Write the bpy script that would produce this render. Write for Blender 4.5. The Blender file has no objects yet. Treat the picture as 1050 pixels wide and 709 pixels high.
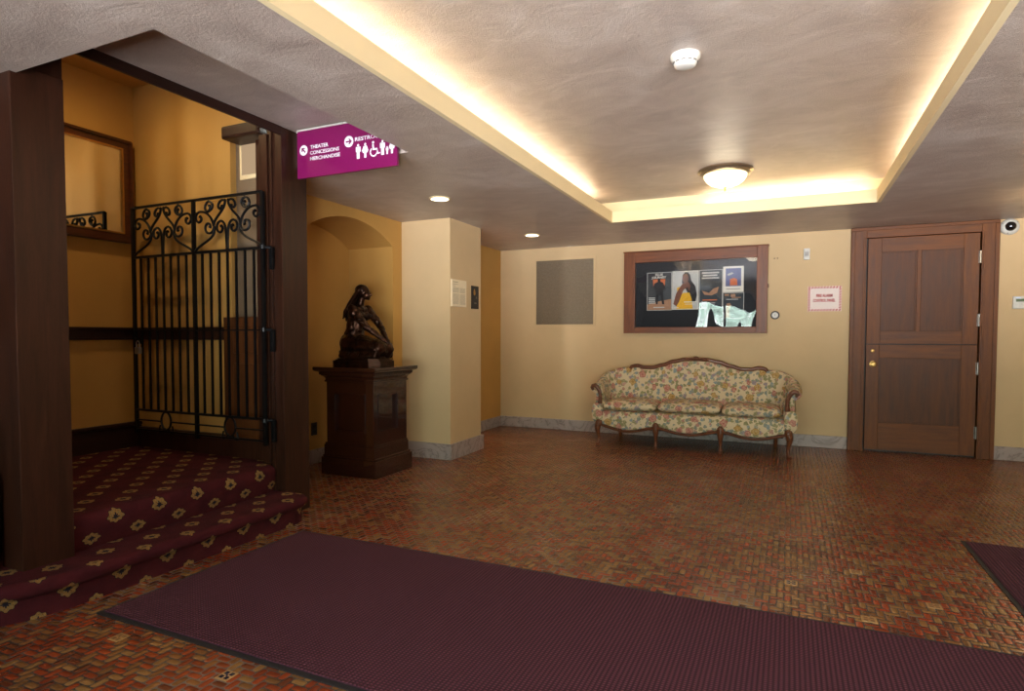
import bpy, bmesh, math, random
from mathutils import Vector, Matrix, noise as mnoise
random.seed(7)
PI = math.pi
SC = bpy.context.scene
COL = SC.collection

# ------------------------------------------------------------------ camera
F, PIT, YAW, ROLL, CY, H = 621.7, -0.03600, -0.42755, 0.0013, 366.8, 1.22
fw = Vector((math.sin(YAW)*math.cos(PIT), math.cos(YAW)*math.cos(PIT), math.sin(PIT)))
r0 = Vector((math.cos(YAW), -math.sin(YAW), 0)); u0 = r0.cross(fw)
r = r0*math.cos(ROLL)+u0*math.sin(ROLL); u = -r0*math.sin(ROLL)+u0*math.cos(ROLL)
cam = bpy.data.cameras.new('camera'); cam_o = bpy.data.objects.new('camera', cam); COL.objects.link(cam_o)
cam.sensor_width = 36; cam.lens = F*36/1050; cam.shift_y = (CY-354.5)/1050
cam.clip_start = .05; cam.clip_end = 200
M = Matrix((r, u, -fw)).transposed().to_4x4(); M.translation = (0, 0, H)
cam_o.matrix_world = M
SC.camera = cam_o
# ------------------------------------------------------------------ exposure
vs = SC.view_settings
vs.view_transform = 'Standard'; vs.look = 'None'; vs.gamma = 1; vs.use_curve_mapping = False
vs.exposure = -0.1
# light levels
L_WORLD = 22.0
L_COVE = 29.0
L_BOWL = 5.0
L_DOWN = 17.0
L_HALL = 27.0

def lin(c):
    return tuple(((x/255)/12.92 if x/255 <= .04045 else ((x/255+.055)/1.055)**2.4) for x in c)+(1,)

# ------------------------------------------------------------------ node helper
class NT:
    def __init__(s, name, world=False):
        if world:
            s.m = bpy.data.worlds.new(name)
        else:
            s.m = bpy.data.materials.new(name)
        s.m.use_nodes = True; s.t = s.m.node_tree; s.t.nodes.clear()
    def n(s, typ, ins=None, **kw):
        nd = s.t.nodes.new(typ)
        for k, v in kw.items(): setattr(nd, k, v)
        for k, v in (ins or {}).items(): s.set(nd.inputs[k], v)
        return nd
    def set(s, sock, v):
        if isinstance(v, bpy.types.NodeSocket): s.t.links.new(v, sock)
        elif isinstance(v, bpy.types.Node): s.t.links.new(v.outputs[0], sock)
        else: sock.default_value = v
    def math(s, op, a, b=0.0, c=0.0):
        nd = s.n('ShaderNodeMath', operation=op)
        s.set(nd.inputs[0], a); s.set(nd.inputs[1], b)
        if op in ('MULTIPLY_ADD', 'WRAP', 'COMPARE', 'SMOOTH_MIN'): s.set(nd.inputs[2], c)
        return nd.outputs[0]
    def mix(s, f, a, b):
        nd = s.n('ShaderNodeMix', data_type='RGBA')
        s.set(nd.inputs[0], f); s.set(nd.inputs[6], a); s.set(nd.inputs[7], b)
        return nd.outputs[2]
    def mixf(s, f, a, b):
        nd = s.n('ShaderNodeMix', data_type='FLOAT')
        s.set(nd.inputs[0], f); s.set(nd.inputs[2], a); s.set(nd.inputs[3], b)
        return nd.outputs[0]
    def ramp(s, f, stops, interp='LINEAR'):
        nd = s.n('ShaderNodeValToRGB'); e = nd.color_ramp.elements
        nd.color_ramp.interpolation = interp
        while len(e) < len(stops): e.new(.5)
        for i, (p, c) in enumerate(stops):
            e[i].position = p; e[i].color = c
        s.set(nd.inputs[0], f); return nd.outputs[0]
    def coord(s, kind='Object'): return s.n('ShaderNodeTexCoord').outputs[kind]
    def mapv(s, v, scale=(1, 1, 1), rot=(0, 0, 0), loc=(0, 0, 0)):
        nd = s.n('ShaderNodeMapping'); s.set(nd.inputs[0], v)
        nd.inputs['Scale'].default_value = scale; nd.inputs['Rotation'].default_value = rot; nd.inputs['Location'].default_value = loc
        return nd.outputs[0]
    def noise(s, v, sc, det=3, rough=.55, dist=0.0):
        nd = s.n('ShaderNodeTexNoise', {'Scale': sc, 'Detail': det, 'Roughness': rough, 'Distortion': dist})
        s.set(nd.inputs['Vector'], v); return nd.outputs[0]
    def bump(s, h, strength=.3, dist=.01, normal=None):
        nd = s.n('ShaderNodeBump', {'Strength': strength, 'Distance': dist}); s.set(nd.inputs['Height'], h)
        if normal: s.set(nd.inputs['Normal'], normal)
        return nd.outputs[0]
    def pbsdf(s, color, rough=.5, metal=0.0, normal=None, spec=.5, emis=None, estr=0.0, coat=0.0):
        nd = s.n('ShaderNodeBsdfPrincipled')
        s.set(nd.inputs['Base Color'], color); s.set(nd.inputs['Roughness'], rough); s.set(nd.inputs['Metallic'], metal)
        s.set(nd.inputs['Specular IOR Level'], spec); s.set(nd.inputs['Coat Weight'], coat)
        if normal: s.set(nd.inputs['Normal'], normal)
        if emis: s.set(nd.inputs['Emission Color'], emis); s.set(nd.inputs['Emission Strength'], estr)
        return nd.outputs[0]
    def out(s, sh):
        o = s.n('ShaderNodeOutputWorld' if isinstance(s.m, bpy.types.World) else 'ShaderNodeOutputMaterial')
        s.t.links.new(sh, o.inputs[0]); return s.m

# ------------------------------------------------------------------ world: overcast daylight over greenery outside the entrance
w = NT('daylight', True)
tc = w.coord('Generated')
sep = w.n('ShaderNodeSeparateXYZ', {0: tc})
n1 = w.noise(tc, 26, 5, .75)
leaf = w.ramp(n1, [(.36, (.16, .24, .19, 1)), (.5, (.42, .58, .50, 1)), (.62, (.92, 1.0, .98, 1))])
skyf = w.math('MULTIPLY', w.math('SUBTRACT', sep.outputs[2], .22), 5)
skyf = w.n('ShaderNodeClamp', {0: skyf}).outputs[0]
col = w.mix(skyf, leaf, (.90, .95, 1.0, 1))
gf = w.n('ShaderNodeClamp', {0: w.math('MULTIPLY', w.math('MULTIPLY', sep.outputs[2], -1.0), 8)}).outputs[0]
col = w.mix(gf, col, (2.9, 3.0, 3.2, 1))
bg = w.n('ShaderNodeBackground', {0: col, 1: L_WORLD})
SC.world = w.out(bg.outputs[0])

# ------------------------------------------------------------------ lights of the place
def light(name, typ, loc, energy, color, rot=(0, 0, 0), size=.1, size_y=None, spot=None, blend=.5):
    l = bpy.data.lights.new(name, typ); l.energy = energy; l.color = color
    o = bpy.data.objects.new(name, l); o.location = loc; o.rotation_euler = rot
    if typ == 'AREA':
        l.size = size
        if size_y: l.shape = 'RECTANGLE'; l.size_y = size_y
    else: l.shadow_soft_size = size
    if typ == 'SPOT': l.spot_size = spot; l.spot_blend = blend
    COL.objects.link(o); return o
CX0, CX1, CY0, CY1 = -1.63, .665, -.9, 6.0     # inner faces of the coffer lip
ZC, ZL, ZU = 2.36, 2.467, 2.60                # ceiling, lip top, upper ceiling
CB = .20                                       # depth of the cove behind the lip
cove_c = (1.0, .90, .70)
TL_ = math.radians(20)
light('cove_strip_light', 'AREA', (CX0-.165, (CY0+CY1)/2, 2.45), L_COVE*1.0, cove_c, (0, PI-TL_, 0), .04, CY1-CY0-.2)
light('cove_strip_light', 'AREA', (CX1+.165, (CY0+CY1)/2, 2.45), L_COVE*1.0, cove_c, (0, PI+TL_, 0), .04, CY1-CY0-.2)
light('cove_strip_light', 'AREA', ((CX0+CX1)/2+.42, CY1+.165, 2.45), L_COVE*.22, cove_c, (PI-TL_, 0, 0), CX1-CX0-.95, .04)
light('stair_hall_lamp_light', 'SPOT', (-4.0, 2.40, 3.11), L_HALL, (1.0, .72, .36), (math.radians(8), 0, 0), .025, spot=math.radians(176), blend=.9)
# daylight portals in the entrance doors
for x, pw in ((-1.885, .53), (-1.15, .58), (-.48, .48), (.675, 1.15), (2.025, 1.15)):
    o = light('daylight_portal', 'AREA', (x, -1.54, 1.15), 1, (1, 1, 1), (PI/2, 0, 0), pw, 1.9)
    o.data.cycles.is_portal = True

# ------------------------------------------------------------------ mesh helpers
def box(bm, x0, x1, y0, y1, z0, z1, bev=0.0, seg=2):
    vs_ = [bm.verts.new((x, y, z)) for z in (z0, z1) for y in (y0, y1) for x in (x0, x1)]
    fs = [bm.faces.new([vs_[i] for i in q]) for q in ((0, 2, 3, 1), (4, 5, 7, 6), (0, 1, 5, 4), (2, 6, 7, 3), (0, 4, 6, 2), (1, 3, 7, 5))]
    if bev:
        es = list({e for f in fs for e in f.edges})
        bmesh.ops.bevel(bm, geom=es, offset=bev, segments=seg, affect='EDGES', profile=.6)
def prism(bm, pts, axis, a, b):
    """extrude 2D polygon along an axis ('x','y','z')"""
    def P(p, t):
        return {'x': (t, p[0], p[1]), 'y': (p[0], t, p[1]), 'z': (p[0], p[1], t)}[axis]
    A = [bm.verts.new(P(p, a)) for p in pts]; B = [bm.verts.new(P(p, b)) for p in pts]
    n = len(pts)
    f1 = bm.faces.new(A[::-1]); f2 = bm.faces.new(B)
    fs = [f1, f2]
    for i in range(n): fs.append(bm.faces.new((A[i], A[(i+1) % n], B[(i+1) % n], B[i])))
    bmesh.ops.recalc_face_normals(bm, faces=fs)
def tube(bm, pts, rad, n=8, closed=False, flat=1.0):
    pts = [Vector(p) for p in pts]; m = len(pts); rings = []
    prev = None
    for i, p in enumerate(pts):
        if closed: t = pts[(i+1) % m]-pts[i-1]
        else: t = pts[min(i+1, m-1)]-pts[max(i-1, 0)]
        if t.length < 1e-9: t = Vector((0, 0, 1))
        t.normalize()
        if prev is None:
            a = Vector((0, 0, 1)) if abs(t.z) < .9 else Vector((0, 1, 0))
            nrm = t.cross(a).normalized()
        else:
            nrm = (prev-t*prev.dot(t)).normalized()
        prev = nrm; b = t.cross(nrm)
        rr = rad[i] if isinstance(rad, (list, tuple)) else rad
        rings.append([bm.verts.new(p+(nrm*math.cos(k*2*PI/n)+b*math.sin(k*2*PI/n)*flat)*rr) for k in range(n)])
    R = m if closed else m-1
    for i in range(R):
        A, B = rings[i], rings[(i+1) % m]
        for k in range(n): bm.faces.new((A[k], A[(k+1) % n], B[(k+1) % n], B[k]))
    if not closed:
        bm.faces.new(rings[0][::-1]); bm.faces.new(rings[-1])
def lathe(bm, prof, c=(0, 0, 0), n=32, axis='z'):
    rings = []
    for rr, z in prof:
        ring = []
        for k in range(n):
            a = 2*PI*k/n; x, y = rr*math.cos(a), rr*math.sin(a)
            v = {'z': (x, y, z), 'y': (x, z, y), 'x': (z, x, y)}[axis]
            ring.append(bm.verts.new(Vector(v)+Vector(c)))
        rings.append(ring)
    fs = []
    for A, B in zip(rings, rings[1:]):
        for k in range(n): fs.append(bm.faces.new((A[k], A[(k+1) % n], B[(k+1) % n], B[k])))
    fs.append(bm.faces.new(rings[0][::-1])); fs.append(bm.faces.new(rings[-1]))
    bmesh.ops.recalc_face_normals(bm, faces=fs)
def blob(bm, c, s, rot=None, seg=16):
    m = Matrix.Translation(c) @ (rot.to_4x4() if rot else Matrix.Identity(4)) @ Matrix.Diagonal((*s, 1))
    nv = max(4, seg*2//3); rings = []
    bot = bm.verts.new(m @ Vector((0, 0, -1))); top = bm.verts.new(m @ Vector((0, 0, 1)))
    for j in range(1, nv):
        ph = -PI/2+PI*j/nv; cp, sp_ = math.cos(ph), math.sin(ph)
        rings.append([bm.verts.new(m @ Vector((cp*math.cos(2*PI*i/seg), cp*math.sin(2*PI*i/seg), sp_))) for i in range(seg)])
    for i in range(seg):
        j = (i+1) % seg
        bm.faces.new((bot, rings[0][j], rings[0][i])); bm.faces.new((top, rings[-1][i], rings[-1][j]))
        for A, B in zip(rings, rings[1:]): bm.faces.new((A[i], A[j], B[j], B[i]))
def capsule(bm, a, b, ra, rb, n=5, seg=14):
    a, b = Vector(a), Vector(b)
    d = (b-a).normalized(); q = Vector((0, 0, 1)).rotation_difference(d).to_matrix()
    for i in range(n+1):
        t = i/n; rr = ra+(rb-ra)*t
        blob(bm, a.lerp(b, t), (rr, rr, rr), q, seg)
def superbox(bm, c, s, e=.35, rot=None, nu=32, nv=16, fn=None):
    """superellipsoid cushion"""
    def sp(x, p): return math.copysign(abs(x)**p, x)
    rings = []
    for j in range(nv+1):
        ph = -PI/2+PI*j/nv; ring = []
        for i in range(nu):
            th = 2*PI*i/nu
            p = Vector((sp(math.cos(ph), .55)*sp(math.cos(th), e), sp(math.cos(ph), .55)*sp(math.sin(th), e), sp(math.sin(ph), .9)))
            p = Vector((p.x*s[0], p.y*s[1], p.z*s[2]))
            if fn: p = fn(p)
            if rot: p = rot @ p
            ring.append(bm.verts.new(p+Vector(c)))
        rings.append(ring)
    for A, B in zip(rings, rings[1:]):
        for k in range(nu): bm.faces.new((A[k], A[(k+1) % nu], B[(k+1) % nu], B[k]))
    bmesh.ops.remove_doubles(bm, verts=[v for rg in (rings[0], rings[-1]) for v in rg], dist=1e-5)

def ring(bm, u0, u1, v0, v1, w, axis, a, b, bev=0.0):
    """rectangular frame as one solid; axis is the depth axis, a..b its depth"""
    def P(u_, v_, t_): return {'x': (t_, u_, v_), 'y': (u_, t_, v_), 'z': (u_, v_, t_)}[axis]
    wl, wr, wb, wt = w if isinstance(w, tuple) else (w, w, w, w)
    O = [(u0, v0), (u1, v0), (u1, v1), (u0, v1)]; I = [(u0+wl, v0+wb), (u1-wr, v0+wb), (u1-wr, v1-wt), (u0+wl, v1-wt)]
    L = [[bm.verts.new(P(*q, t_)) for q in X] for t_ in (a, b) for X in (O, I)]
    fs = []
    for k in range(4):
        j = (k+1) % 4
        fs += [bm.faces.new((L[0][k], L[0][j], L[1][j], L[1][k])), bm.faces.new((L[2][k], L[2][j], L[3][j], L[3][k])),
               bm.faces.new((L[0][k], L[0][j], L[2][j], L[2][k])), bm.faces.new((L[1][k], L[1][j], L[3][j], L[3][k]))]
    bmesh.ops.recalc_face_normals(bm, faces=fs)
    if bev: bmesh.ops.bevel(bm, geom=list({e for f in fs for e in f.edges}), offset=bev, segments=2, affect='EDGES')
EMPTY_M = {}
def pm(o): return EMPTY_M.get(o.name, Matrix.Identity(4))
def thing(name, label, cat, loc=(0, 0, 0), rotz=0, group=None):
    o = bpy.data.objects.new(name, None); COL.objects.link(o)
    o.empty_display_size = .1
    o.location = loc; o.rotation_euler = (0, 0, rotz)
    o['label'] = label; o['category'] = cat
    if group: o['group'] = group
    EMPTY_M[o.name] = Matrix.Translation(loc) @ Matrix.Rotation(rotz, 4, 'Z')
    return o
def obj(name, bm, mat, parent=None, world=False, smooth=False, label=None, origin=None):
    """link a bmesh as one mesh object. world=True: the verts are world coordinates."""
    M_ = Matrix.Identity(4)
    if parent is not None:
        M_ = pm(parent)
        if world: bm.transform(M_.inverted())
    elif origin is not None:
        bm.transform(Matrix.Translation(origin).inverted()); M_ = Matrix.Translation(origin)
    me = bpy.data.meshes.new(name); bm.normal_update(); bm.to_mesh(me); bm.free()
    if smooth:
        me.polygons.foreach_set('use_smooth', [True]*len(me.polygons))
        if smooth != 'all': me.set_sharp_from_angle(angle=smooth if isinstance(smooth, float) and smooth > .01 else .7)
    me.materials.append(mat)
    o = bpy.data.objects.new(name, me); COL.objects.link(o)
    if parent is not None: o.parent = parent; EMPTY_M[o.name] = M_
    elif origin is not None: o.location = origin; EMPTY_M[o.name] = M_
    else: EMPTY_M[o.name] = M_
    if label: o['label'] = label
    return o
def tag(o, label, cat, group=None):
    o['label'] = label; o['category'] = cat
    if group: o['group'] = group
    return o
def struct(name, bm, mat, **k):
    o = obj(name, bm, mat, **k); o['kind'] = 'structure'; return o
def BM(): return bmesh.new()
def bxo(*a, **k):
    bm = BM(); box(bm, *a, **k); return bm
def boxes(name, lst, mat, parent, bev=0.0, world=True):
    out = []
    for b_ in lst: out.append(obj(name, bxo(*b_, bev=bev), mat, parent, world=world))
    return out
def text_bm(s, x0, x1, z0, z1, y, bold=.0, depth=.001, face=-1, align_y=True, width=True):
    cu = bpy.data.curves.new('t', 'FONT'); cu.body = s; cu.offset = bold; cu.extrude = 0; cu.resolution_u = 3
    to = bpy.data.objects.new('t', cu); COL.objects.link(to)
    bpy.context.view_layer.update()
    me = bpy.data.meshes.new_from_object(to.evaluated_get(bpy.context.evaluated_depsgraph_get()))
    bpy.data.objects.remove(to); bpy.data.curves.remove(cu)
    xs = [v.co.x for v in me.vertices]; ys = [v.co.y for v in me.vertices]
    a, b, c, d = min(xs), max(xs), min(ys), max(ys)
    bm = BM(); bm.from_mesh(me); bpy.data.meshes.remove(me)
    sz = (z1-z0)/(d-c); sx = (x1-x0)/(b-a) if width else sz
    for v in bm.verts:
        v.co = Vector((x0+(v.co.x-a)*sx, y, z0+(v.co.y-c)*sz))
    g = bmesh.ops.extrude_face_region(bm, geom=bm.faces[:])
    for v in [e for e in g['geom'] if isinstance(e, bmesh.types.BMVert)]: v.co.y -= depth
    bmesh.ops.recalc_face_normals(bm, faces=bm.faces[:])
    return bm
def join(bm, other):
    me = bpy.data.meshes.new('j'); other.to_mesh(me); other.free(); bm.from_mesh(me); bpy.data.meshes.remove(me)

# ------------------------------------------------------------------ materials
def m_plain(name, c, rough=.5, metal=0.0, spec=.5, bump=0.0, bs=60, coat=0.0, var=.06):
    t = NT(name); co = t.coord()
    n = t.noise(co, bs, 3)
    c4 = lin(c)
    dark = tuple(x*(1-var*2) for x in c4[:3])+(1,); lt = tuple(min(1, x*(1+var*2)) for x in c4[:3])+(1,)
    colr = t.ramp(n, [(.3, dark), (.7, lt)])
    nm = t.bump(n, bump, .004) if bump else None
    return t.out(t.pbsdf(colr, rough, metal, nm, spec, coat=coat))
def m_plaster(name, c, rough=.75, bump=.25, var=.08):
    t = NT(name); co = t.coord()
    big = t.noise(co, 1.3, 4, .6); fine = t.noise(co, 160, 3, .6); mid = t.noise(co, 18, 4, .6)
    c4 = lin(c); d = tuple(x*(1-var) for x in c4[:3])+(1,); l = tuple(min(1, x*(1+var)) for x in c4[:3])+(1,)
    colr = t.ramp(big, [(.35, d), (.65, l)])
    h = t.math('ADD', t.math('MULTIPLY', mid, .5), t.math('MULTIPLY', fine, .35))
    return t.out(t.pbsdf(colr, rough, 0, t.bump(h, bump, .004), .4))
def m_wood(name, c, c2, rough=.35, axis='z', sc=1.0, coat=.0, spec=.35):
    t = NT(name); co = t.coord()
    s = {'x': (.8, 9, 9), 'y': (9, .8, 9), 'z': (9, 9, .8)}[axis]
    v = t.mapv(co, tuple(k*sc for k in s))
    n = t.noise(v, 3.0, 6, .62, .6); fine = t.noise(t.mapv(co, tuple(k*sc*7 for k in s)), 4.0, 3, .6)
    f = t.math('ADD', t.math('MULTIPLY', n, .75), t.math('MULTIPLY', fine, .25))
    colr = t.ramp(f, [(.32, lin(c2)), (.68, lin(c))])
    rg = t.mixf(n, rough*.8, rough*1.25)
    return t.out(t.pbsdf(colr, rg, 0, t.bump(fine, .15, .003), spec, coat=coat))

WALL = m_plaster('cream_plaster', (204, 174, 130), .7, .10, .05)
WALLO = m_plaster('shaded_ochre_plaster', (190, 144, 74), .6, .12, .06)  # niche shade put into a deeper wall colour; stair hall uses it too
# glazed mottled ceiling
t = NT('glazed_ceiling_plaster'); co = t.coord()
big = t.noise(co, .9, 5, .62, 1.2); mid = t.noise(t.mapv(co, (1.3, 1.9, 1)), 2.4, 6, .62, 1.4); fine = t.noise(co, 190, 3, .65)
f = t.math('ADD', t.math('MULTIPLY', big, .5), t.math('MULTIPLY', mid, .5))
colr = t.ramp(f, [(.36, lin((156, 139, 127))), (.5, lin((174, 158, 145))), (.64, lin((192, 178, 166)))])
f2 = t.noise(co, 75, 4, .7)
h = t.math('ADD', t.math('MULTIPLY', mid, .9), t.math('ADD', t.math('MULTIPLY', fine, .25), t.math('MULTIPLY', f2, .5)))
CEIL = t.out(t.pbsdf(colr, t.mixf(mid, .30, .50), .0, t.bump(h, .85, .006), .9))
CREAMTRIM = m_plaster('cream_painted_trim', (226, 204, 158), .6, .05, .03)
DWOOD = m_wood('dark_stained_oak', (62, 33, 20), (36, 19, 11), .36, spec=.35)
DWOODY = m_wood('dark_stained_oak_beam', (56, 31, 21), (34, 18, 12), .42, 'y', spec=.3)
DOORW = m_wood('reddish_brown_door_wood', (122, 68, 22), (80, 42, 12), .5)
DOORX = m_wood('reddish_brown_rail_wood', (122, 68, 22), (81, 43, 12), .5, 'x')
PANELW = m_wood('dark_panel_wood', (102, 56, 20), (68, 35, 11), .5)
FRAMEW = m_wood('frame_oak', (132, 73, 34), (88, 46, 20), .4, 'x')
FRAMEV = m_wood('frame_oak_upright', (132, 73, 34), (88, 46, 20), .4, 'z')
PEDW = m_wood('mahogany', (58, 26, 17), (31, 14, 10), .2, 'z', coat=1.0)
PEDX = m_wood('mahogany_moulding', (58, 27, 18), (34, 16, 11), .22, 'x', coat=.8)
SOFAW = m_wood('carved_walnut', (124, 72, 42), (76, 40, 22), .3, 'x', 2.0, coat=.4)
MIRW = m_wood('mirror_mahogany', (92, 42, 20), (52, 22, 11), .3, 'y', coat=.5)
# marble
t = NT('grey_marble'); co = t.coord()
v = t.noise(co, 3.2, 8, .62, 2.2); vv = t.math('ABSOLUTE', t.math('SUBTRACT', v, .5))
colr = t.ramp(vv, [(0.0, lin((124, 108, 104))), (.03, lin((160, 144, 136))), (.2, lin((172, 155, 147)))])
MARBLE = t.out(t.pbsdf(colr, .35, 0, None, .5))
# herringbone clay tile floor
t = NT('herringbone_clay_tiles'); co = t.coord()
W_ = .0309
sep = t.n('ShaderNodeSeparateXYZ', {0: co})
px = t.math('DIVIDE', sep.outputs[0], W_); py = t.math('DIVIDE', sep.outputs[1], W_)
i_ = t.math('FLOOR', px); j_ = t.math('FLOOR', py)
k = t.math('FLOORED_MODULO', t.math('ADD', i_, j_), 4.0)
isV = t.math('GREATER_THAN', k, 1.5)
k1 = t.math('COMPARE', k, 1.0, .1); k3 = t.math('COMPARE', k, 3.0, .1)
ax = t.math('SUBTRACT', i_, k1); ay = t.math('SUBTRACT', j_, k3)
lx = t.math('SUBTRACT', px, ax); ly = t.math('SUBTRACT', py, ay)
hx = t.mixf(isV, 1.0, .5); hy = t.mixf(isV, .5, 1.0)
qx = t.math('SUBTRACT', t.math('ABSOLUTE', t.math('SUBTRACT', lx, hx)), t.math('SUBTRACT', hx, .40))
qy = t.math('SUBTRACT', t.math('ABSOLUTE', t.math('SUBTRACT', ly, hy)), t.math('SUBTRACT', hy, .40))
qxm = t.math('MAXIMUM', qx, 0.0); qym = t.math('MAXIMUM', qy, 0.0)
sd = t.math('SUBTRACT', t.math('ADD', t.math('SQRT', t.math('ADD', t.math('MULTIPLY', qxm, qxm), t.math('MULTIPLY', qym, qym))), t.math('MINIMUM', t.math('MAXIMUM', qx, qy), 0.0)), .40)
grout = t.n('ShaderNodeMapRange', {0: sd, 1: -.115, 2: -.045}).outputs[0]
idv = t.n('ShaderNodeCombineXYZ', {0: ax, 1: ay, 2: isV})
wn = t.n('ShaderNodeTexWhiteNoise'); t.set(wn.inputs['Vector'], idv.outputs[0])
tilec = t.ramp(wn.outputs[0], [(0, lin((134, 46, 22))), (.24, lin((162, 62, 28))), (.46, lin((96, 42, 28))), (.55, lin((150, 106, 58))), (.72, lin((122, 88, 50))), (.86, lin((160, 124, 72)))], 'CONSTANT')
patch = t.noise(co, 1.1, 3, .6)
tilec = t.mix(t.n('ShaderNodeMapRange', {0: patch, 1: .35, 2: .75}).outputs[0], tilec, t.mix(.4, tilec, lin((160, 92, 46))))
wear = t.noise(co, 26, 4, .7)
tilec = t.mix(t.math('MULTIPLY', wear, .35), tilec, lin((96, 66, 44)))
groutc = t.ramp(t.noise(co, 2.3, 4, .6), [(.50, lin((34, 26, 22))), (.74, lin((128, 114, 102)))])
fc = t.mix(grout, tilec, groutc)
hgt = t.math('MULTIPLY', t.n('ShaderNodeMapRange', {0: sd, 1: -.34, 2: 0.0}).outputs[0], -1.0)
tilt = t.math('MULTIPLY', t.math('SUBTRACT', wn.outputs[0], .5), .8)
hgt = t.math('ADD', hgt, t.math('ADD', t.math('MULTIPLY', t.math('MULTIPLY', t.math('SUBTRACT', lx, hx), tilt), .7), t.math('MULTIPLY', wear, .5)))
nm = t.bump(hgt, .38, .004)
FLOOR = t.out(t.pbsdf(fc, t.mixf(grout, t.mixf(wear, .12, .34), .7), 0, nm, .75))
# ribbed entrance matting
def m_mat(name, c, c2):
    t = NT(name); co = t.coord()
    sp = t.n('ShaderNodeSeparateXYZ', {0: co})
    a = t.math('SINE', t.math('MULTIPLY', sp.outputs[0], 2*PI/.017)); b = t.math('SINE', t.math('MULTIPLY', sp.outputs[1], 2*PI/.013))
    f = t.math('MULTIPLY', t.math('ADD', a, 1.0), t.math('ADD', b, 1.0))
    fuzz = t.noise(co, 240, 2, .7)
    h = t.math('ADD', f, fuzz)
    colr = t.mix(t.math('MULTIPLY', f, .3), lin(c2), lin(c))
    return t.out(t.pbsdf(colr, .9, 0, t.bump(h, .6, .003), .25))
MATP = m_mat('plum_ribbed_pile', (116, 64, 78), (62, 33, 42))
RUBBER = m_plain('black_rubber', (34, 32, 34), .6)
# patterned stair carpet (motif lattice in unrolled UV, metres)
t = NT('burgundy_wreath_carpet'); uv = t.n('ShaderNodeUVMap').outputs[0]
sp = t.n('ShaderNodeSeparateXYZ', {0: uv})
wob = t.noise(uv, 60, 2, .6)
U_ = t.math('ADD', sp.outputs[0], t.math('MULTIPLY', t.math('SUBTRACT', wob, .5), .006)); V_ = sp.outputs[1]
a = t.math('DIVIDE', V_, .12); b = t.math('DIVIDE', U_, .1175)
p_ = t.math('MULTIPLY', t.math('ADD', a, b), .5); q_ = t.math('MULTIPLY', t.math('SUBTRACT', a, b), .5)
fp = t.math('SUBTRACT', p_, t.math('ROUND', p_)); fq = t.math('SUBTRACT', q_, t.math('ROUND', q_))
dx = t.math('MULTIPLY', t.math('ADD', fp, fq), .12); dy = t.math('MULTIPLY', t.math('SUBTRACT', fp, fq), .1175)
rr = t.math('SQRT', t.math('ADD', t.math('MULTIPLY', dx, dx), t.math('MULTIPLY', dy, dy)))
th = t.math('ARCTAN2', dy, dx)
lob = t.math('MULTIPLY', t.math('COSINE', t.math('MULTIPLY', th, 8.0)), .0040)
lob4 = t.math('MULTIPLY', t.math('COSINE', t.math('MULTIPLY', th, 4.0)), .0022)
rl = t.math('SUBTRACT', rr, t.math('ADD', lob, lob4))
pile = t.noise(uv, 420, 2, .7); shade = t.noise(uv, 7, 3, .6)
base = t.ramp(shade, [(.3, lin((58, 19, 24))), (.7, lin((80, 28, 31)))])
ring_out = t.math('LESS_THAN', rl, .0375); ring_in = t.math('LESS_THAN', rl, .0145)
halo = t.math('LESS_THAN', rl, .0415)
goldn = t.noise(uv, 130, 2, .6)
gold = t.ramp(goldn, [(.38, lin((112, 78, 40))), (.5, lin((158, 120, 62))), (.62, lin((104, 98, 74)))])
c_ = t.mix(halo, base, lin((44, 22, 28)))
c_ = t.mix(ring_out, c_, gold); c_ = t.mix(ring_in, c_, lin((34, 30, 40)))
CARPET = t.out(t.pbsdf(c_, .95, 0, t.bump(pile, .5, .004), .15))
# floral tapestry
t = NT('floral_tapestry'); co = t.coord()
co = t.n('ShaderNodeVectorMath', {0: co, 1: (.0, .0, .0)}, operation='ADD').outputs[0]
warp = t.n('ShaderNodeTexNoise', {'Scale': 30.0, 'Detail': 3.0}); t.set(warp.inputs['Vector'], co)
cw = t.n('ShaderNodeVectorMath', {0: co, 1: t.n('ShaderNodeVectorMath', {0: warp.outputs[1], 3: .05}, operation='SCALE').outputs[0]}, operation='ADD').outputs[0]
bgc = lin((214, 192, 156)); cc = bgc
def vor(scale, vec, loc):
    v = t.n('ShaderNodeTexVoronoi', {'Scale': scale, 'Randomness': .85}); t.set(v.inputs['Vector'], t.mapv(vec, (1, 1, 1), loc=loc)); return v
vl = vor(22, cw, (3.1, 1.7, .3)); r1 = t.n('ShaderNodeSeparateColor', {0: vl.outputs['Color']}).outputs[0]
lc = t.ramp(r1, [(0, lin((140, 134, 94))), (.34, lin((128, 134, 122))), (.6, lin((152, 142, 100))), (.8, lin((136, 146, 144)))], 'CONSTANT')
cc = t.mix(t.math('LESS_THAN', vl.outputs['Distance'], .47), cc, lc)
vs2 = vor(16, cw, (8.3, 2.7, 5.3)); r2 = t.n('ShaderNodeSeparateColor', {0: vs2.outputs['Color']}).outputs[1]
m2 = t.math('MULTIPLY', t.math('LESS_THAN', vs2.outputs['Distance'], .34), t.math('GREATER_THAN', r2, .35))
sc2 = t.ramp(r2, [(0, lin((180, 128, 112))), (.6, lin((190, 142, 128))), (.8, lin((150, 132, 138)))], 'CONSTANT')
cc = t.mix(m2, cc, sc2)
vb = vor(7.6, cw, (1.3, 4.7, 2.3)); r3 = t.n('ShaderNodeSeparateColor', {0: vb.outputs['Color']}).outputs[2]
ringp = t.math('SINE', t.math('MULTIPLY', vb.outputs['Distance'], 38.0))
rose = t.mix(t.math('MULTIPLY', t.math('ADD', ringp, 1.0), .5), lin((168, 98, 86)), lin((198, 140, 122)))
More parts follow.
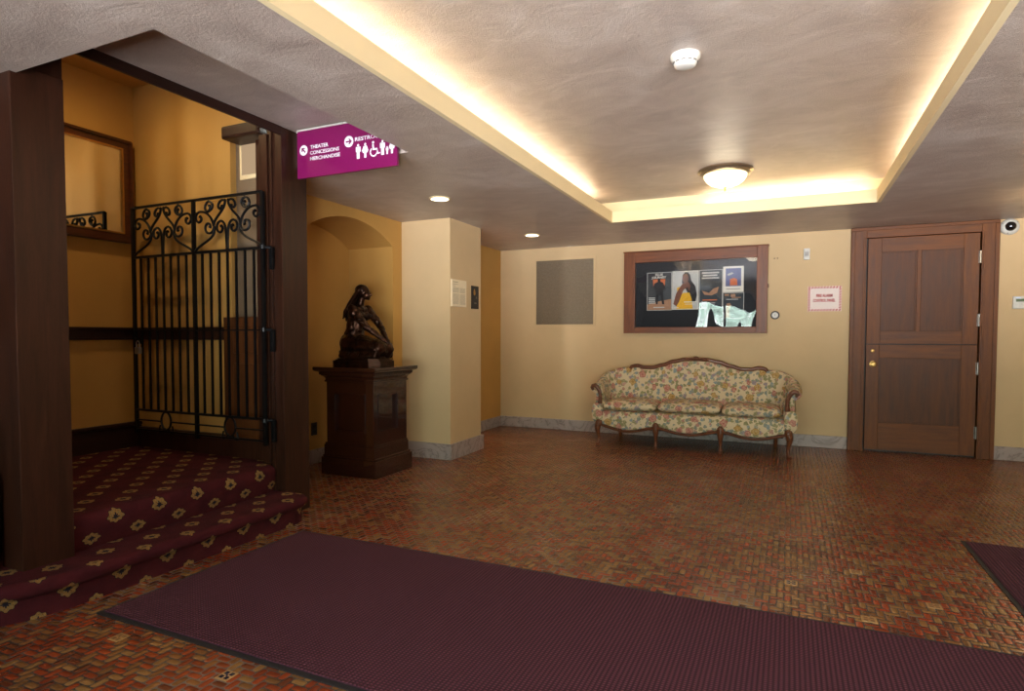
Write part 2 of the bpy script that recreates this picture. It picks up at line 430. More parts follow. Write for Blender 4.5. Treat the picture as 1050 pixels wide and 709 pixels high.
yrose = t.mix(t.math('MULTIPLY', t.math('ADD', ringp, 1.0), .5), lin((164, 122, 62)), lin((196, 158, 96)))
big = t.mix(t.math('GREATER_THAN', r3, .68), rose, yrose)
cc = t.mix(t.math('LESS_THAN', vb.outputs['Distance'], .30), cc, big)
br_ = t.noise(co, 70, 3, .7)
cc = t.mix(t.n('ShaderNodeMapRange', {0: br_, 1: .52, 2: .66}).outputs[0], cc, t.mix(.55, cc, bgc))
wv = t.noise(co, 320, 2, .7)
FLORAL = t.out(t.pbsdf(cc, .85, 0, t.bump(wv, .35, .003), .2))
t = NT('dark_bronze'); co = t.coord()
n = t.noise(co, 14, 5, .65, .6); nf = t.noise(t.mapv(co, (1, 1, .45)), 38, 4, .6, 1.5)
BRONZE = t.out(t.pbsdf(t.ramp(n, [(.35, lin((30, 19, 14))), (.65, lin((74, 46, 30)))]), t.mixf(n, .24, .42), .85, t.bump(nf, .35, .008), .5))
IRON = m_plain('black_wrought_iron', (20, 19, 20), .45, .5, bump=.2)
BRASS = m_plain('aged_brass', (190, 150, 88), .3, 1.0)
STEEL = m_plain('satin_steel', (176, 172, 164), .35, 1.0)
WHITE = m_plain('white_plastic', (208, 204, 194), .45, var=.02)
WPAPER = m_plain('white_paper', (222, 214, 200), .8, var=.02)
CREAMP = m_plain('cream_card', (232, 214, 178), .7, var=.02)
BLACKP = m_plain('black_plastic', (22, 21, 22), .4)
BLACKC = m_plain('black_cloth', (26, 25, 28), .9)
BLACKG = m_plain('black_dome', (16, 16, 20), .08, coat=1.0)
GREYP = m_plain('grey_ink', (110, 104, 96), .7)
RED = m_plain('red_ink', (176, 30, 40), .6, var=.03)
MAGENTA = m_plain('magenta_sign_panel', (122, 18, 80), .3, var=.02, coat=.3)
WINK = m_plain('white_vinyl', (238, 236, 240), .5, var=.01)
BOARD = m_plain('black_display_board', (30, 30, 33), .8)
ORANGE = m_plain('orange_ink', (204, 104, 54), .7)
TAN = m_plain('tan_ink', (168, 122, 90), .7)
SKIN = m_plain('brown_ink', (112, 66, 46), .7)
YELLOW = m_plain('yellow_ink', (226, 170, 30), .7)
PGREY = m_plain('pale_grey_ink', (188, 184, 176), .7)
DTEAL = m_plain('dark_teal_ink', (48, 54, 58), .7)
BLUEI = m_plain('violet_blue_ink', (92, 96, 132), .7)
HAIR = m_plain('near_black_ink', (26, 22, 24), .7)
VENT = m_plain('bronze_grille', (128, 112, 90), .45, .4)
LCD = m_plain('green_lcd', (90, 104, 72), .3)
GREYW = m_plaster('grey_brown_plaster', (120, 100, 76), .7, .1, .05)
def m_emit(name, c, s):
    t = NT(name); co = t.coord(); n = t.noise(co, 3, 1)
    e = t.n('ShaderNodeEmission', {0: t.ramp(n, [(0, tuple(x*.94 for x in lin(c)[:3])+(1,)), (1, lin(c))]), 1: s})
    return t.out(e.outputs[0])
BOWL = m_emit('lit_opal_glass', (255, 232, 190), L_BOWL)
DISC = m_emit('lit_downlight_lens', (255, 236, 196), 6.0)
PANE = m_emit('daylit_frosted_pane', (236, 200, 158), .62)
LEDW = m_emit('small_white_display', (230, 235, 255), .9)
def m_glass(name, wav=0.0, r=.02, ior=1.5):
    t = NT(name); co = t.coord()
    n = t.noise(t.mapv(co, (1.6, 1, .7)), 2.6, 0, .4, .5)
    fr = t.n('ShaderNodeFresnel', {'IOR': ior})
    g = t.n('ShaderNodeBsdfGlossy', {'Roughness': r}); tr = t.n('ShaderNodeBsdfTransparent')
    if wav:
        b = t.bump(n, wav, .05); t.set(g.inputs['Normal'], b); t.set(fr.inputs['Normal'], b)
    mx = t.n('ShaderNodeMixShader', {0: fr.outputs[0], 1: tr.outputs[0], 2: g.outputs[0]})
    return t.out(mx.outputs[0])
GLASSW = m_glass('wavy_acrylic_glazing', .16, .01)
GLASS = m_glass('window_glass')
t = NT('mirror_silver'); co = t.coord(); n = t.noise(co, 5, 2)
MIRROR = t.out(t.pbsdf(t.ramp(n, [(0, (.80, .78, .72, 1)), (1, (.86, .84, .78, 1))]), .03, 1.0))

# ================================================================== SETTING
YB = 7.41
struct('floor', bxo(-5.4, 3.8, -1.7, YB+.1, -.1, 0), FLOOR)
# lobby ceiling with openings for the coffer and the raised bay by the steps
RX, RY0, RY1 = -2.17, 1.54, 3.20
bm = BM()
def slab(x0, x1, y0, y1): box(bm, x0, x1, y0, y1, ZC, ZC+.04)
slab(RX, CX0-.03, -1.7, YB+.1)                       # strip between bay and coffer
slab(-3.2, RX, RY1, YB+.1); slab(-5.4, -3.2, 3.34, YB+.1)   # far left
slab(-3.5, RX, -1.7, RY0)                            # near left
slab(CX0-.03, CX1+.03, CY1+.03, YB+.1); slab(CX1+.03, 3.8, -1.7, YB+.1); slab(CX0-.03, CX1+.03, -1.7, CY0-.03)
box(bm, RX+.001, RX+.04, RY0, RY1, ZC+.0401, ZU); box(bm, -3.07, RX+.04, RY1+.001, RY1+.04, ZC+.0401, ZU+.05); box(bm, -3.10, RX+.04, RY0-.04, RY0-.001, ZC+.0401, ZU)
box(bm, -3.10, RX+.039, RY0-.039, RY1+.0005, ZU, ZU+.049)
struct('ceiling', bm, CEIL)
bm = BM()
box(bm, CX0-CB, CX1+CB, CY0-CB, CY1+CB, ZU, ZU+.05)
struct('ceiling_1', bm, CEIL)
bm = BM()                                            # cove wall behind the lip and the shelf
for a in ((CX0-CB-.03, CX0-CB, CY0-CB, CY1+CB), (CX1+CB, CX1+CB+.03, CY0-CB, CY1+CB), (CX0-CB, CX1+CB, CY1+CB, CY1+CB+.03), (CX0-CB, CX1+CB, CY0-CB-.03, CY0-CB)):
    box(bm, *a, ZC+.04, ZU+.02)
struct('trim_1', bm, CREAMTRIM)
bm = BM()                                            # coffer lip
for a in ((CX0-.03, CX0, CY0-.03, CY1+.03), (CX1, CX1+.03, CY0-.03, CY1+.03), (CX0, CX1, CY1, CY1+.03), (CX0, CX1, CY0-.03, CY0)):
    box(bm, *a, ZC-.002, ZL)
struct('trim_2', bm, CREAMTRIM)
# back wall with a door opening
DX0, DX1 = .735, 1.72
bm = BM()
box(bm, -5.4, DX0, YB, YB+.2, 0, ZC); box(bm, DX1, 3.8, YB, YB+.2, 0, ZC); box(bm, DX0, DX1, YB+.1, YB+.2, 2.25, ZC)
struct('wall_back', bm, WALL)
struct('wall_right', bxo(3.6, 3.8, -1.6, YB, 0, ZC), WALL)
# hall stub, corridor and pillar
bm = BM()
box(bm, -3.75, -3.545, 6.55, YB, 0, ZC)
struct('wall_hall', bm, WALLO)
struct('wall_corridor', bxo(-5.4, -5.2, 5.1, 7.4, 0, ZC), WALLO)
struct('wall_pillar', bxo(-4.3, -3.0, 5.13, 5.775, 0, ZC), WALL)
# niche wall with segmental arch
NX, NB, NY0, NY1, NZ, NA = -3.56, -4.10, 3.78, 4.975, 2.095, 2.27
bm = BM()
hw = (NY1-NY0)/2; sag = NA-NZ; Rr = (hw*hw+sag*sag)/(2*sag); yc = (NY0+NY1)/2; zc_ = NA-Rr
arc = []
for i in range(25):
    a0 = math.asin(hw/Rr); a = -a0+2*a0*i/24
    arc.append((yc+Rr*math.sin(a), zc_+Rr*math.cos(a)))
prism(bm, [(3.25, 0), (NY0, 0)]+arc+[(NY1, 0), (5.14, 0), (5.14, ZC), (3.25, ZC)], 'x', NX-.001, NX-.56)
struct('wall_niche', bm, WALLO)
struct('wall_niche_back', bxo(NB-.06, NB, 3.3, 5.13, 0, ZC), WALLO)
# opening to the stair hall: posts and header
POSTX = -3.07
bm = BM()
box(bm, -3.235, POSTX, 1.515, 1.73, .165, 2.40, .004); box(bm, -3.225, -3.08, 1.515, 1.73, 2.38, 2.60)
struct('trim_3', bm, DWOOD)
bm = BM()
box(bm, -3.20, POSTX, 3.055, 3.285, 0, ZU, .004)
box(bm, -3.165, -3.145, 3.04, 3.06, .168, 2.575, .003)
box(bm, -3.25, -3.18, 3.035, 3.2, .345, 2.56, .004)
box(bm, -3.35, -3.25, 3.10, 3.26, .345, 2.56, .003)
struct('trim_4', bm, DWOOD)
bm = BM()
box(bm, -3.088, -3.068, 1.60, 3.06, 2.545, 2.605, .003)
struct('trim_5', bm, DWOODY)
struct('wall_over_header', bxo(-3.11, -3.088, -1.6, 3.2, 2.565, 3.16), WALLO)
struct('wall_niche_side', bxo(-3.60, -3.20, 3.28, 3.34, 0, ZC), WALLO)
# stair hall
struct('wall_stair_left', bxo(-4.9, -4.7, -1.6, 3.36, 0, 3.16), WALLO)
bm = BM()
box(bm, -4.7, -3.65, 3.15, 3.29, 0, 3.16); box(bm, -3.65, -3.11, 3.15, 3.29, 2.70, 3.16)
struct('wall_stair_back', bm, WALLO)
bm = BM()
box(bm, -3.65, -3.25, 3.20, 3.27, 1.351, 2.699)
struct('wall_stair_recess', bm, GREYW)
struct('ceiling_2', bxo(-4.9, -3.1, -1.6, 3.36, 3.15, 3.2), WALLO)
c2_ = bpy.data.objects['ceiling_2']
bm = BM(); lathe(bm, [(.004, 3.14), (.05, 3.14), (.05, 3.149), (.004, 3.149)], (-4.0, 2.4, 0), 24); obj('light_lens', bm, DISC, c2_)
struct('wall_stair_front', bxo(-4.7, -3.25, -1.65, -1.6, 0, 3.2), WALLO)
struct('floor_stair', bxo(-4.7, -3.6, -1.6, 1.73, .30, .34), DWOODY)
struct('trim_6', bxo(-3.60, -3.25, 3.03, 3.2, 2.575, 2.665, bev=.018), DWOODY)
wf = struct('window_1', bxo(-3.60, -3.28, 3.188, 3.199, 2.335, 2.60), CREAMTRIM)
obj('pane', bxo(-3.575, -3.29, 3.182, 3.187, 2.365, 2.575), PANE, wf)
bm = BM(); box(bm, -3.72, -3.25, 3.13, 3.2, .345, 1.35, .003)
box(bm, -3.62, -3.36, 3.122, 3.135, .62, 1.02, .006); box(bm, -3.62, -3.36, 3.122, 3.135, 1.09, 1.27, .006)
struct('trim_7', bm, PANELW)
# chair rail and baseboards of the stair hall
bm = BM(); box(bm, -4.70, -4.665, -1.6, 3.15, 1.185, 1.275, .01); box(bm, -4.70, -4.65, -1.6, 3.15, 1.262, 1.28, .004)
struct('trim_8', bm, DWOODY)
bm = BM(); box(bm, -4.7, -3.72, 3.115, 3.15, 1.185, 1.275, .01); box(bm, -4.7, -3.72, 3.1, 3.15, 1.262, 1.28, .004)
struct('trim_9', bm, DWOOD)
bm = BM(); box(bm, -4.70, -4.67, -1.6, 3.15, .34, .51, .004); box(bm, -4.70, -4.66, -1.6, 3.15, .51, .54, .01)
struct('baseboard_stair_left', bm, DWOODY)
bm = BM(); box(bm, -4.7, -3.3, 3.115, 3.15, .34, .47, .004); box(bm, -4.7, -3.72, 3.105, 3.15, .47, .50, .01)
struct('baseboard_stair_back', bm, DWOOD)
# left wall of the lobby behind the near post
bm = BM(); box(bm, -3.6, -3.45, -1.6, 1.73, 0, 2.6)
for k in range(4):
    y = -1.3+k*.72; box(bm, -3.452, -3.435, y, y+.56, .35, 1.9, .008)
struct('wall_left', bm, DWOODY)
# entrance wall with glazed doors (behind the camera)
bm = BM()
xs = (-2.15, -1.62), (-1.44, -.86), (-.72, -.24), (.10, 1.25), (1.45, 2.6)  # the two wide right bays are added to let in more daylight
prev = -3.6
for a, b in xs: box(bm, prev, a, -1.7, -1.55, 0, ZC); box(bm, a, b, -1.7, -1.55, 2.15, ZC); prev = b
box(bm, prev, 3.8, -1.7, -1.55, 0, ZC)
struct('wall_front', bm, DWOODY)
for k, (a, b) in enumerate(xs):
    bm = BM(); m_ = (a+b)/2
    for x0, x1 in ((a, a+.07), (b-.07, b)): box(bm, x0, x1, -1.66, -1.60, 0, 2.15)
    box(bm, a, b, -1.66, -1.60, 0, .25); box(bm, a, b, -1.66, -1.60, 2.05, 2.15); box(bm, a, b, -1.65, -1.61, 1.0, 1.06)
    d = struct('door_%d' % (k+2), bm, DWOOD)
    obj('pane', bxo(a+.07, b-.07, -1.635, -1.625, .25, 2.05), GLASS, d)
# marble baseboards
def base(name, *a):
    bm = BM(); box(bm, *a, 0, .135, .006); return struct('baseboard_'+name, bm, MARBLE)
base('back_left', -3.545, .59, YB-.022, YB); base('back_right', 1.86, 3.6, YB-.022, YB)
base('hall', -3.545, -3.523, 6.55, YB-.022)
bm = BM(); box(bm, -3.56, -2.975, 5.105, 5.13, 0, .155, .005); box(bm, -3.0, -2.975, 5.13, 5.80, 0, .155, .005); box(bm, -4.3, -3.0, 5.775, 5.80, 0, .155, .005)
struct('baseboard_pillar', bm, MARBLE)
base('niche', NB, NB+.02, NY0, NY1)
base('right', 3.578, 3.6, -1.55, YB)

# ================================================================== DOOR with frame
d1 = thing('door_1', 'reddish brown split door', 'door', ((DX0+DX1)/2, YB, 0)); d1['kind'] = 'structure'
del d1['label']; del d1['category']
for x0, x1, c0, c1 in ((.59, .735, .592, .628), (1.72, 1.86, 1.822, 1.858)):
    jm = obj('door_jamb', bxo(x0, x1, YB-.035, YB+.1, 0, 2.36, bev=.004), DOORW, d1, world=True)
    obj('outer_bead', bxo(c0, c1, YB-.050, YB-.036, 0, 2.324, bev=.005), DOORW, jm, world=True)
    xi = x1-.03 if x0 < 1 else x0+.012
    obj('inner_bead', bxo(xi, xi+.018, YB-.044, YB-.036, 0, 2.25, bev=.003), DOORW, jm, world=True)
bm = BM(); box(bm, .735, 1.72, YB-.034, YB+.099, 2.25, 2.36, .004)
dh_ = obj('door_head', bm, DOORX, d1, world=True)
obj('outer_bead', bxo(.592, 1.858, YB-.052, YB-.036, 2.325, 2.358, bev=.005), DOORX, dh_, world=True)
obj('dark_gap_backing', bxo(.735, 1.72, YB+.05, YB+.12, 0, 2.25), BLACKP, d1, world=True)  # black sheet behind the leaves, stands in for shade in the door gaps
def leaf(name, z0, z1, panels, rails):
    bm = BM(); yf, yb = YB-.012, YB+.035
    box(bm, .75, 1.709, yf+.016, yb, z0, z1)               # panel plane
    lf = obj(name, bm, PANELW, d1, world=True)
    boxes('stile', [(x0, x1, yf, yb, a, b) for x0, x1, a, b in panels[0]], DOORW, lf, .003)
    boxes('rail', [(x0, x1, yf+.0006, yb-.001, a, b) for x0, x1, a, b in rails], DOORX, lf, .003)
    for x0, x1, a, b in panels[1]:
        bs = BM(); ring(bs, x0-.002, x1+.002, a-.002, b+.002, .018, 'y', yf+.006, yf+.02, .004); obj('moulding', bs, PANELW, lf, world=True)
    return lf
up = leaf('upper_leaf', 1.14, 2.245, ([(.75, .874, 1.14, 2.245), (1.58, 1.71, 1.14, 2.245), (1.189, 1.225, 1.27, 2.105)], [(.874, 1.189, 1.27, 2.105), (1.225, 1.58, 1.27, 2.105)]),
          [(.874, 1.58, 1.14, 1.272), (.874, 1.58, 2.10, 2.245)])
lo = leaf('lower_leaf', .02, 1.132, ([(.75, .87, .02, 1.132), (1.58, 1.71, .02, 1.132)], [(.87, 1.58, .31, .995)]),
          [(.87, 1.58, .02, .31), (.87, 1.58, .993, 1.132)])
bm = BM(); lathe(bm, [(.033, 0), (.033, -.006), (.014, -.01), (.012, -.035), (.024, -.045), (.030, -.06), (.024, -.074), (.005, -.078)], (.815, YB-.012, .925), 24, 'y')
obj('door_knob', bm, BRASS, lo, world=True, smooth=True)
bm = BM(); lathe(bm, [(.018, 0), (.018, -.006), (.012, -.009), (.003, -.009)], (.81, YB-.012, 1.065), 20, 'y')
obj('lock_cylinder', bm, BRASS, lo, world=True, smooth=True)
for z in (2.005, 1.38, .90, .257):
    bm = BM(); tube(bm, [(1.711, YB-.028, z-.062), (1.711, YB-.028, z+.062)], .009, 10); box(bm, 1.70, 1.735, YB-.02, YB-.008, z-.06, z+.06)
    obj('hinge', bm, STEEL, d1, world=True)

# ================================================================== FLOOR MATS
def floor_mat(label, x0, x1, y0, y1):
    t_ = thing('floor_mat', label, 'mat', ((x0+x1)/2, (y0+y1)/2, 0), group=None)
    obj('rubber_border', bxo(x0, x1, y0, y1, .001, .005), RUBBER, t_, world=True)
    obj('ribbed_pile', bxo(x0+.022, x1-.022, y0+.022, y1-.022, .005, .011, bev=.003), MATP, t_, world=True)
floor_mat('wide plum ribbed entrance mat lying beside the carpeted steps', -2.735, 1.7, 1.62, 2.865)
floor_mat('plum ribbed entrance mat at the right edge of the floor', .95, 2.17, 2.95, 4.35)

# inlaid decorative tiles
def inlay(x, y, lab, ink):
    t_ = thing('inlaid_tile', lab, 'tile', (x, y, 0))
    bm = BM(); box(bm, -.029, .029, -.029, .029, 0, .0015, .0006); obj('tile_body', bm, TANT, t_)
    bm = BM()
    for a, b in ((-.012, -.012), (.012, -.012), (.012, .012), (-.012, .012)):
        box(bm, a-.008, a+.008, b-.008, b+.008, .0014, .0021)
    box(bm, -.004, .004, -.004, .004, .0014, .0023)
    obj('glazed_pattern', bm, ink, t_)
TANT = m_plain('ochre_tile', (176, 136, 84), .35); NAVY = m_plain('navy_glaze', (34, 40, 66), .25); BROWNG = m_plain('brown_glaze', (120, 82, 44), .3)
inlay(-1.812, 1.515, 'small tan square tile with navy pattern beside the wide mat edge', NAVY)
inlay(-2.437, 1.53, 'small ochre square tile with brown pattern near the mat corner', BROWNG)
inlay(.031, 3.262, 'small tile with ochre outline and dark pattern, leftmost of four inlaid tiles between the mats', NAVY)
inlay(.335, 2.975, 'bright ochre inlaid tile nearest the far edge of the wide mat', BROWNG)
inlay(.336, 3.552, 'faint ochre inlaid tile farthest from the wide mat', BROWNG)
inlay(.619, 3.246, 'ochre inlaid tile in the floor closest to the right edge mat', BROWNG)

# ================================================================== CARPETED STEPS
def sweep_profile(path, prof, uvo, closed_ends=True):
    """path: plan points (x,y) with outward to the right(+x) side; prof: (offset_out, z, V)"""
    bm = BM(); uvl = bm.loops.layers.uv.new('UVMap')
    n = len(path); P = [Vector((p[0], p[1], 0)) for p in path]; S = [0]
    for i in range(1, n): S.append(S[-1]+(P[i]-P[i-1]).length)
    # arc length shifted so that U = y on the straight run
    k0 = max(range(n), key=lambda i: -abs(P[i].y-2.2)); off = P[k0].y-S[k0]
    rows = []
    for i in range(n):
        tdir = (P[min(i+1, n-1)]-P[max(i-1, 0)]).normalized(); nr = Vector((tdir.y, -tdir.x, 0))
        rows.append([(bm.verts.new(P[i]+nr*o+Vector((0, 0, z))), S[i]+off-uvo[0], v-uvo[1]) for o, z, v in prof])
    for A, B in zip(rows, rows[1:]):
        for k in range(len(prof)-1):
            q = (A[k], B[k], B[k+1], A[k+1]); f = bm.faces.new([e[0] for e in q])
            for lp, e in zip(f.loops, q): lp[uvl].uv = (e[1], e[2])
            f.smooth = True
    bmesh.ops.recalc_face_normals(bm, faces=bm.faces[:])
    return bm, rows, uvl
def flat_top(bm, uvl, pts, z, uvo):
    vs_ = [bm.verts.new((x, y, z)) for x, y in pts]; f = bm.faces.new(vs_)
    if f.normal.z < 0: pass
    for lp in f.loops: lp[uvl].uv = (lp.vert.co.y-uvo[0], lp.vert.co.x-uvo[1])
st = thing('carpeted_steps', 'two burgundy carpeted steps with gold wreath motifs leading up to the iron gate', 'steps', (-3.3, 2.2, 0))
# lower step: nosing line (outermost), from the near rounded end to the far rounded end
path = [(-3.44, 1.17), (-3.3, 1.17), (-3.16, 1.20), (-3.04, 1.26), (-2.95, 1.35), (-2.89, 1.46), (-2.86, 1.60), (-2.85, 1.8), (-2.845, 2.1), (-2.84, 2.4), (-2.835, 2.7), (-2.83, 2.9), (-2.835, 2.98), (-2.86, 3.04), (-2.91, 3.075), (-2.98, 3.085), (-3.065, 3.085)]
rn = .034
prof = [(-.045, .170, -2.877)]
for k in range(9):
    a = PI/2-k*PI/8*.95
    prof.append((-rn+rn*math.cos(a), .170-rn+rn*math.sin(a), -2.866+.094*k/8))
prof += [(-.04, .092, -2.768), (-.04, .0, -2.655)]
UVO1 = (2.184, -3.125)
bm, rows, uvl = sweep_profile(path, prof, UVO1)
top = [(r_[0][0].co.x, r_[0][0].co.y) for r_ in rows]
flat_top(bm, uvl, top+[(-3.44, 3.05), (-3.44, 1.2)], .170, UVO1)
bmesh.ops.recalc_face_normals(bm, faces=bm.faces[:])
obj('lower_step', bm, CARPET, st, world=True, smooth='all')
# landing step between the posts
path = [(-3.10, 1.735), (-3.10, 2.0), (-3.10, 2.3), (-3.105, 2.6), (-3.115, 2.9), (-3.125, 3.0), (-3.14, 3.04)]
rn = .05
prof = [(-.06, .345, -3.185)]
for k in range(9):
    a = PI/2-k*PI/2/8
    prof.append((-rn+rn*math.cos(a), .345-rn+rn*math.sin(a), -3.185+.02+.061*k/8))
prof += [(-.005, .22, -2.984), (-.02, .17, -2.92)]
UVO2 = (2.062, -3.224)
bm, rows, uvl = sweep_profile(path, prof, UVO2)
top = [(r_[0][0].co.x, r_[0][0].co.y) for r_ in rows]
flat_top(bm, uvl, top+[(-3.24, 3.112), (-4.665, 3.112), (-4.665, 1.735)], .345, UVO2)
bmesh.ops.recalc_face_normals(bm, faces=bm.faces[:])
obj('landing', bm, CARPET, st, world=True, smooth=.6)

# carved hall seat beside the near post (only its edge shows)
hs = thing('carved_hall_seat', 'dark carved wooden seat end at the left edge beside the near post', 'seat', (-3.2, 1.33, .17))
bm = BM(); prism(bm, [(-3.42, .172), (-3.185, .172), (-3.185, .57), (-3.20, .60), (-3.25, .615), (-3.42, .62)], 'y', 1.42, 1.47)
obj('side_panel', bm, DWOOD, hs, world=True)
bm = BM(); prism(bm, [(-3.42, .62), (-3.28, .62), (-3.28, 1.2), (-3.25, 1.24), (-3.21, 1.26), (-3.195, 1.30), (-3.205, 1.325), (-3.19, 1.345), (-3.185, 1.38), (-3.20, 1.405), (-3.23, 1.42), (-3.25, 1.46), (-3.42, 1.5)], 'y', 1.43, 1.46)
obj('carved_back', bm, DWOOD, hs, world=True)

# ================================================================== IRON GATE
GY, GX0, GX1, GZ0, GZ1 = 3.0, -4.505, -3.187, .478, 2.173
gate = thing('iron_gate', 'black wrought iron gate with scrolled top folded back on the landing', 'gate', (GX1, GY, .478))
def bar(x, z0, z1, rr=.008):
    bm = BM(); box(bm, x-rr, x+rr, GY-rr, GY+rr, z0, z1); return bm
ZM, ZB = 1.803, .656
boxes('upright', [(x-.011, x+.011, GY-.011, GY+.011, GZ0, GZ1) for x in (GX0, (GX0+GX1)/2, GX1)], IRON, gate)
boxes('cross_rail', [(GX0, GX1, GY-.009, GY+.009, z-a, z+a) for z, a in ((GZ1, .008), (ZM, .009), (1.255, .005), (ZB, .008), (GZ0+.03, .006))], IRON, gate)
gm = (GX0+GX1)/2
for a, b in ((GX0, gm), (gm, GX1)):
    for k in range(1, 8):
        x = a+(b-a)*k/8
        obj('baluster', bar(x, ZB, ZM, .0065), IRON, gate, world=True)
def scroll(c, r0_, turns, a0, sgn, n=34):
    """spiral points from centre outwards"""
    return [(c[0]+r0_*(k/n)**.8*math.cos(a0+sgn*2*PI*turns*(k/n-1)), c[1]+r0_*(k/n)**.8*math.sin(a0+sgn*2*PI*turns*(k/n-1))) for k in range(4, n+1)]
def bez(p0, p1, p2, p3, n=14):
    o = []
    for i in range(n+1):
        s = i/n; o.append(tuple((1-s)**3*p0[j]+3*(1-s)**2*s*p1[j]+3*(1-s)*s*s*p2[j]+s**3*p3[j] for j in (0, 1)))
    return o
zt, zb = GZ1-.012, ZM+.008
hh = zt-zb
def strap(pts, X0, mir, wdt):
    P = [(X0+(wdt-p[0] if mir else p[0]), GY, zb+p[1]*hh) for p in pts]
    bm = BM(); tube(bm, P, [.0088]*(len(P)-3)+[.010, .0115, .0115], 6, flat=1.0); obj('scroll', bm, IRON, gate, world=True)
for X0 in (GX0, gm):
    Wd = gm-GX0; cw_ = Wd/2
    for mir in (False, True):
        # half panel coordinates: x 0 (outer upright) .. cw (centre), y 0..1
        h_ = hh
        def sc(c, rad, turns, a0, sgn): return [(x, y) for x, y in [(p[0], (p[1])) for p in scroll((c[0], c[1]*h_), rad, turns, a0, sgn)]]
        def N(L): return [(x, y/h_) for x, y in L]
        # S strap A: rises from the outer bottom corner, curls in a volute at mid height near centre-left
        A = [(x, y*h_) for x, y in bez((.012, .0), (.05, .16), (.235, .2), (.205, .47))]
        vol = sc((.152, .47), .053, 1.2, 0.0, 1)[::-1]
        strap(N(A+vol), X0, mir, Wd)
        # strap B: small leaf stem from centre bottom up and over to volute
        B = [(x, y*h_) for x, y in bez((cw_-.004, .0), (cw_-.006, .38), (cw_-.01, .56), (cw_-.062, .565), 12)]
        volb = [(cw_-.062+.046*math.cos(PI/2+q*.55)*(1-q/15), .43*h_+.048*math.sin(PI/2+q*.55)*(1-q/15)) for q in range(1, 12)]
        strap(N(B+volb), X0, mir, Wd)
        # strap C: from lower S up to the top centre with a curl
        C_ = [(x, y*h_) for x, y in bez((.20, .47), (.20, .66), (cw_-.02, .72), (cw_-.012, .97))]
        volc = [(cw_-.054+.043*math.cos(.2-(-q)*.55)*(1-q/15), .865*h_+.043*math.sin(.5+q*.55)*(1-q/15)) for q in range(0, 12)]
        strap(N(C_+volc), X0, mir, Wd)
        # strap D: outer arch from S to a volute by the upright
        D = [(x, y*h_) for x, y in bez((.20, .47), (.19, .68), (.12, .80), (.06, .79))]
        vold = [(.060+.044*math.cos(PI/2+q*.55)*(1-q/15), .66*h_+.045*math.sin(PI/2+q*.55)*(1-q/15)) for q in range(1, 12)]
        strap(N(D+vold), X0, mir, Wd)
        # strap E: upper curl
        E_ = [(x, y*h_) for x, y in bez((.13, .76), (.20, .80), (.21, .92), (.165, .965))]
        vole = [(.150+.042*math.cos(PI/2-.2+q*.55)*(1-q/15), .86*h_+.043*math.sin(PI/2+q*.55)*(1-q/15)) for q in range(0, 12)]
        strap(N(E_+vole), X0, mir, Wd)
    # bottom ring with two tails
    cx = X0+Wd*.5
    bm = BM(); tube(bm, [(cx+.052*math.cos(q*2*PI/28), GY, .585+.066*math.sin(q*2*PI/28)) for q in range(28)], .0075, 6, closed=True)
    obj('ring', bm, IRON, gate, world=True)
    for s in (-1, 1):
        bm = BM(); tube(bm, [(cx+s*(.015+.05*q/9+.03*math.sin(q/9*PI)), GY, .530-.035*math.sin(q/9*PI*1.2)) for q in range(10)], .006, 6)
        obj('ring_tail', bm, IRON, gate, world=True)
    for xa, xb in ((X0, cx-.052), (cx+.052, X0+Wd)):
        obj('cross_rail', bxo(xa, xb, GY-.006, GY+.006, .575, .585), IRON, gate, world=True)
for z in (1.76, 1.21, .60):
    bm = BM(); box(bm, -3.155, -3.128, 3.02, 3.042, z-.10, z+.05, .002); tube(bm, [(-3.187, 3.0, z+.035), (-3.187, 3.0, z+.06)], .02, 10); tube(bm, [(-3.187, 3.0, z+.047), (-3.145, 3.03, z+.047)], .010, 8)
    for k in (-.085, -.03, .03): tube(bm, [(-3.1415, 3.022, z+k), (-3.1415, 3.014, z+k)], .006, 8)
    obj('hinge', bm, IRON, gate, world=True)
bm = BM(); box(bm, -4.475, -4.405, GY-.03, GY-.008, 1.155, 1.20); obj('latch', bm, IRON, gate, world=True)
pl = thing('padlock', 'small steel padlock hanging from the latch of the iron gate', 'padlock', (-4.43, GY-.03, 1.08))
bm = BM(); box(bm, -.026, .026, -.011, .011, 0, .05, .004); obj('lock_body', bm, STEEL, pl)
bm = BM(); tube(bm, [(-.017, 0, .045), (-.017, 0, .078), (-.012, 0, .092), (0, 0, .098), (.012, 0, .092), (.017, 0, .078), (.017, 0, .045)], .0045, 8); obj('shackle', bm, STEEL, pl, smooth=True)

# ================================================================== MIRROR
mi = thing('wall_mirror', 'large rectangular wall mirror in a mahogany frame above the landing', 'mirror', (-4.7, 2.2, 1.93))
y0, y1, z0, z1 = 1.35, 3.105, 1.93, 2.715
fwid = .072
bm = BM(); ring(bm, y0+.002, y1-.002, z0+.002, z1-.002, fwid, 'x', -4.698, -4.662, .006); mf = obj('frame', bm, MIRW, mi, world=True)
bm = BM(); ring(bm, y0, y1, z0, z1, .024, 'x', -4.697, -4.642, .006); obj('outer_moulding', bm, MIRW, mf, world=True)
bm = BM(); ring(bm, y0+fwid-.006, y1-fwid+.006, z0+fwid-.006, z1-fwid+.006, .012, 'x', -4.69, -4.656, .002)
obj('gilt_slip', bm, BRASS, mf, world=True, label='thin gilt inner edge')
obj('mirror_glass', bxo(-4.695, -4.672, y0+.05, y1-.05, z0+.05, z1-.05), MIRROR, mi, world=True)

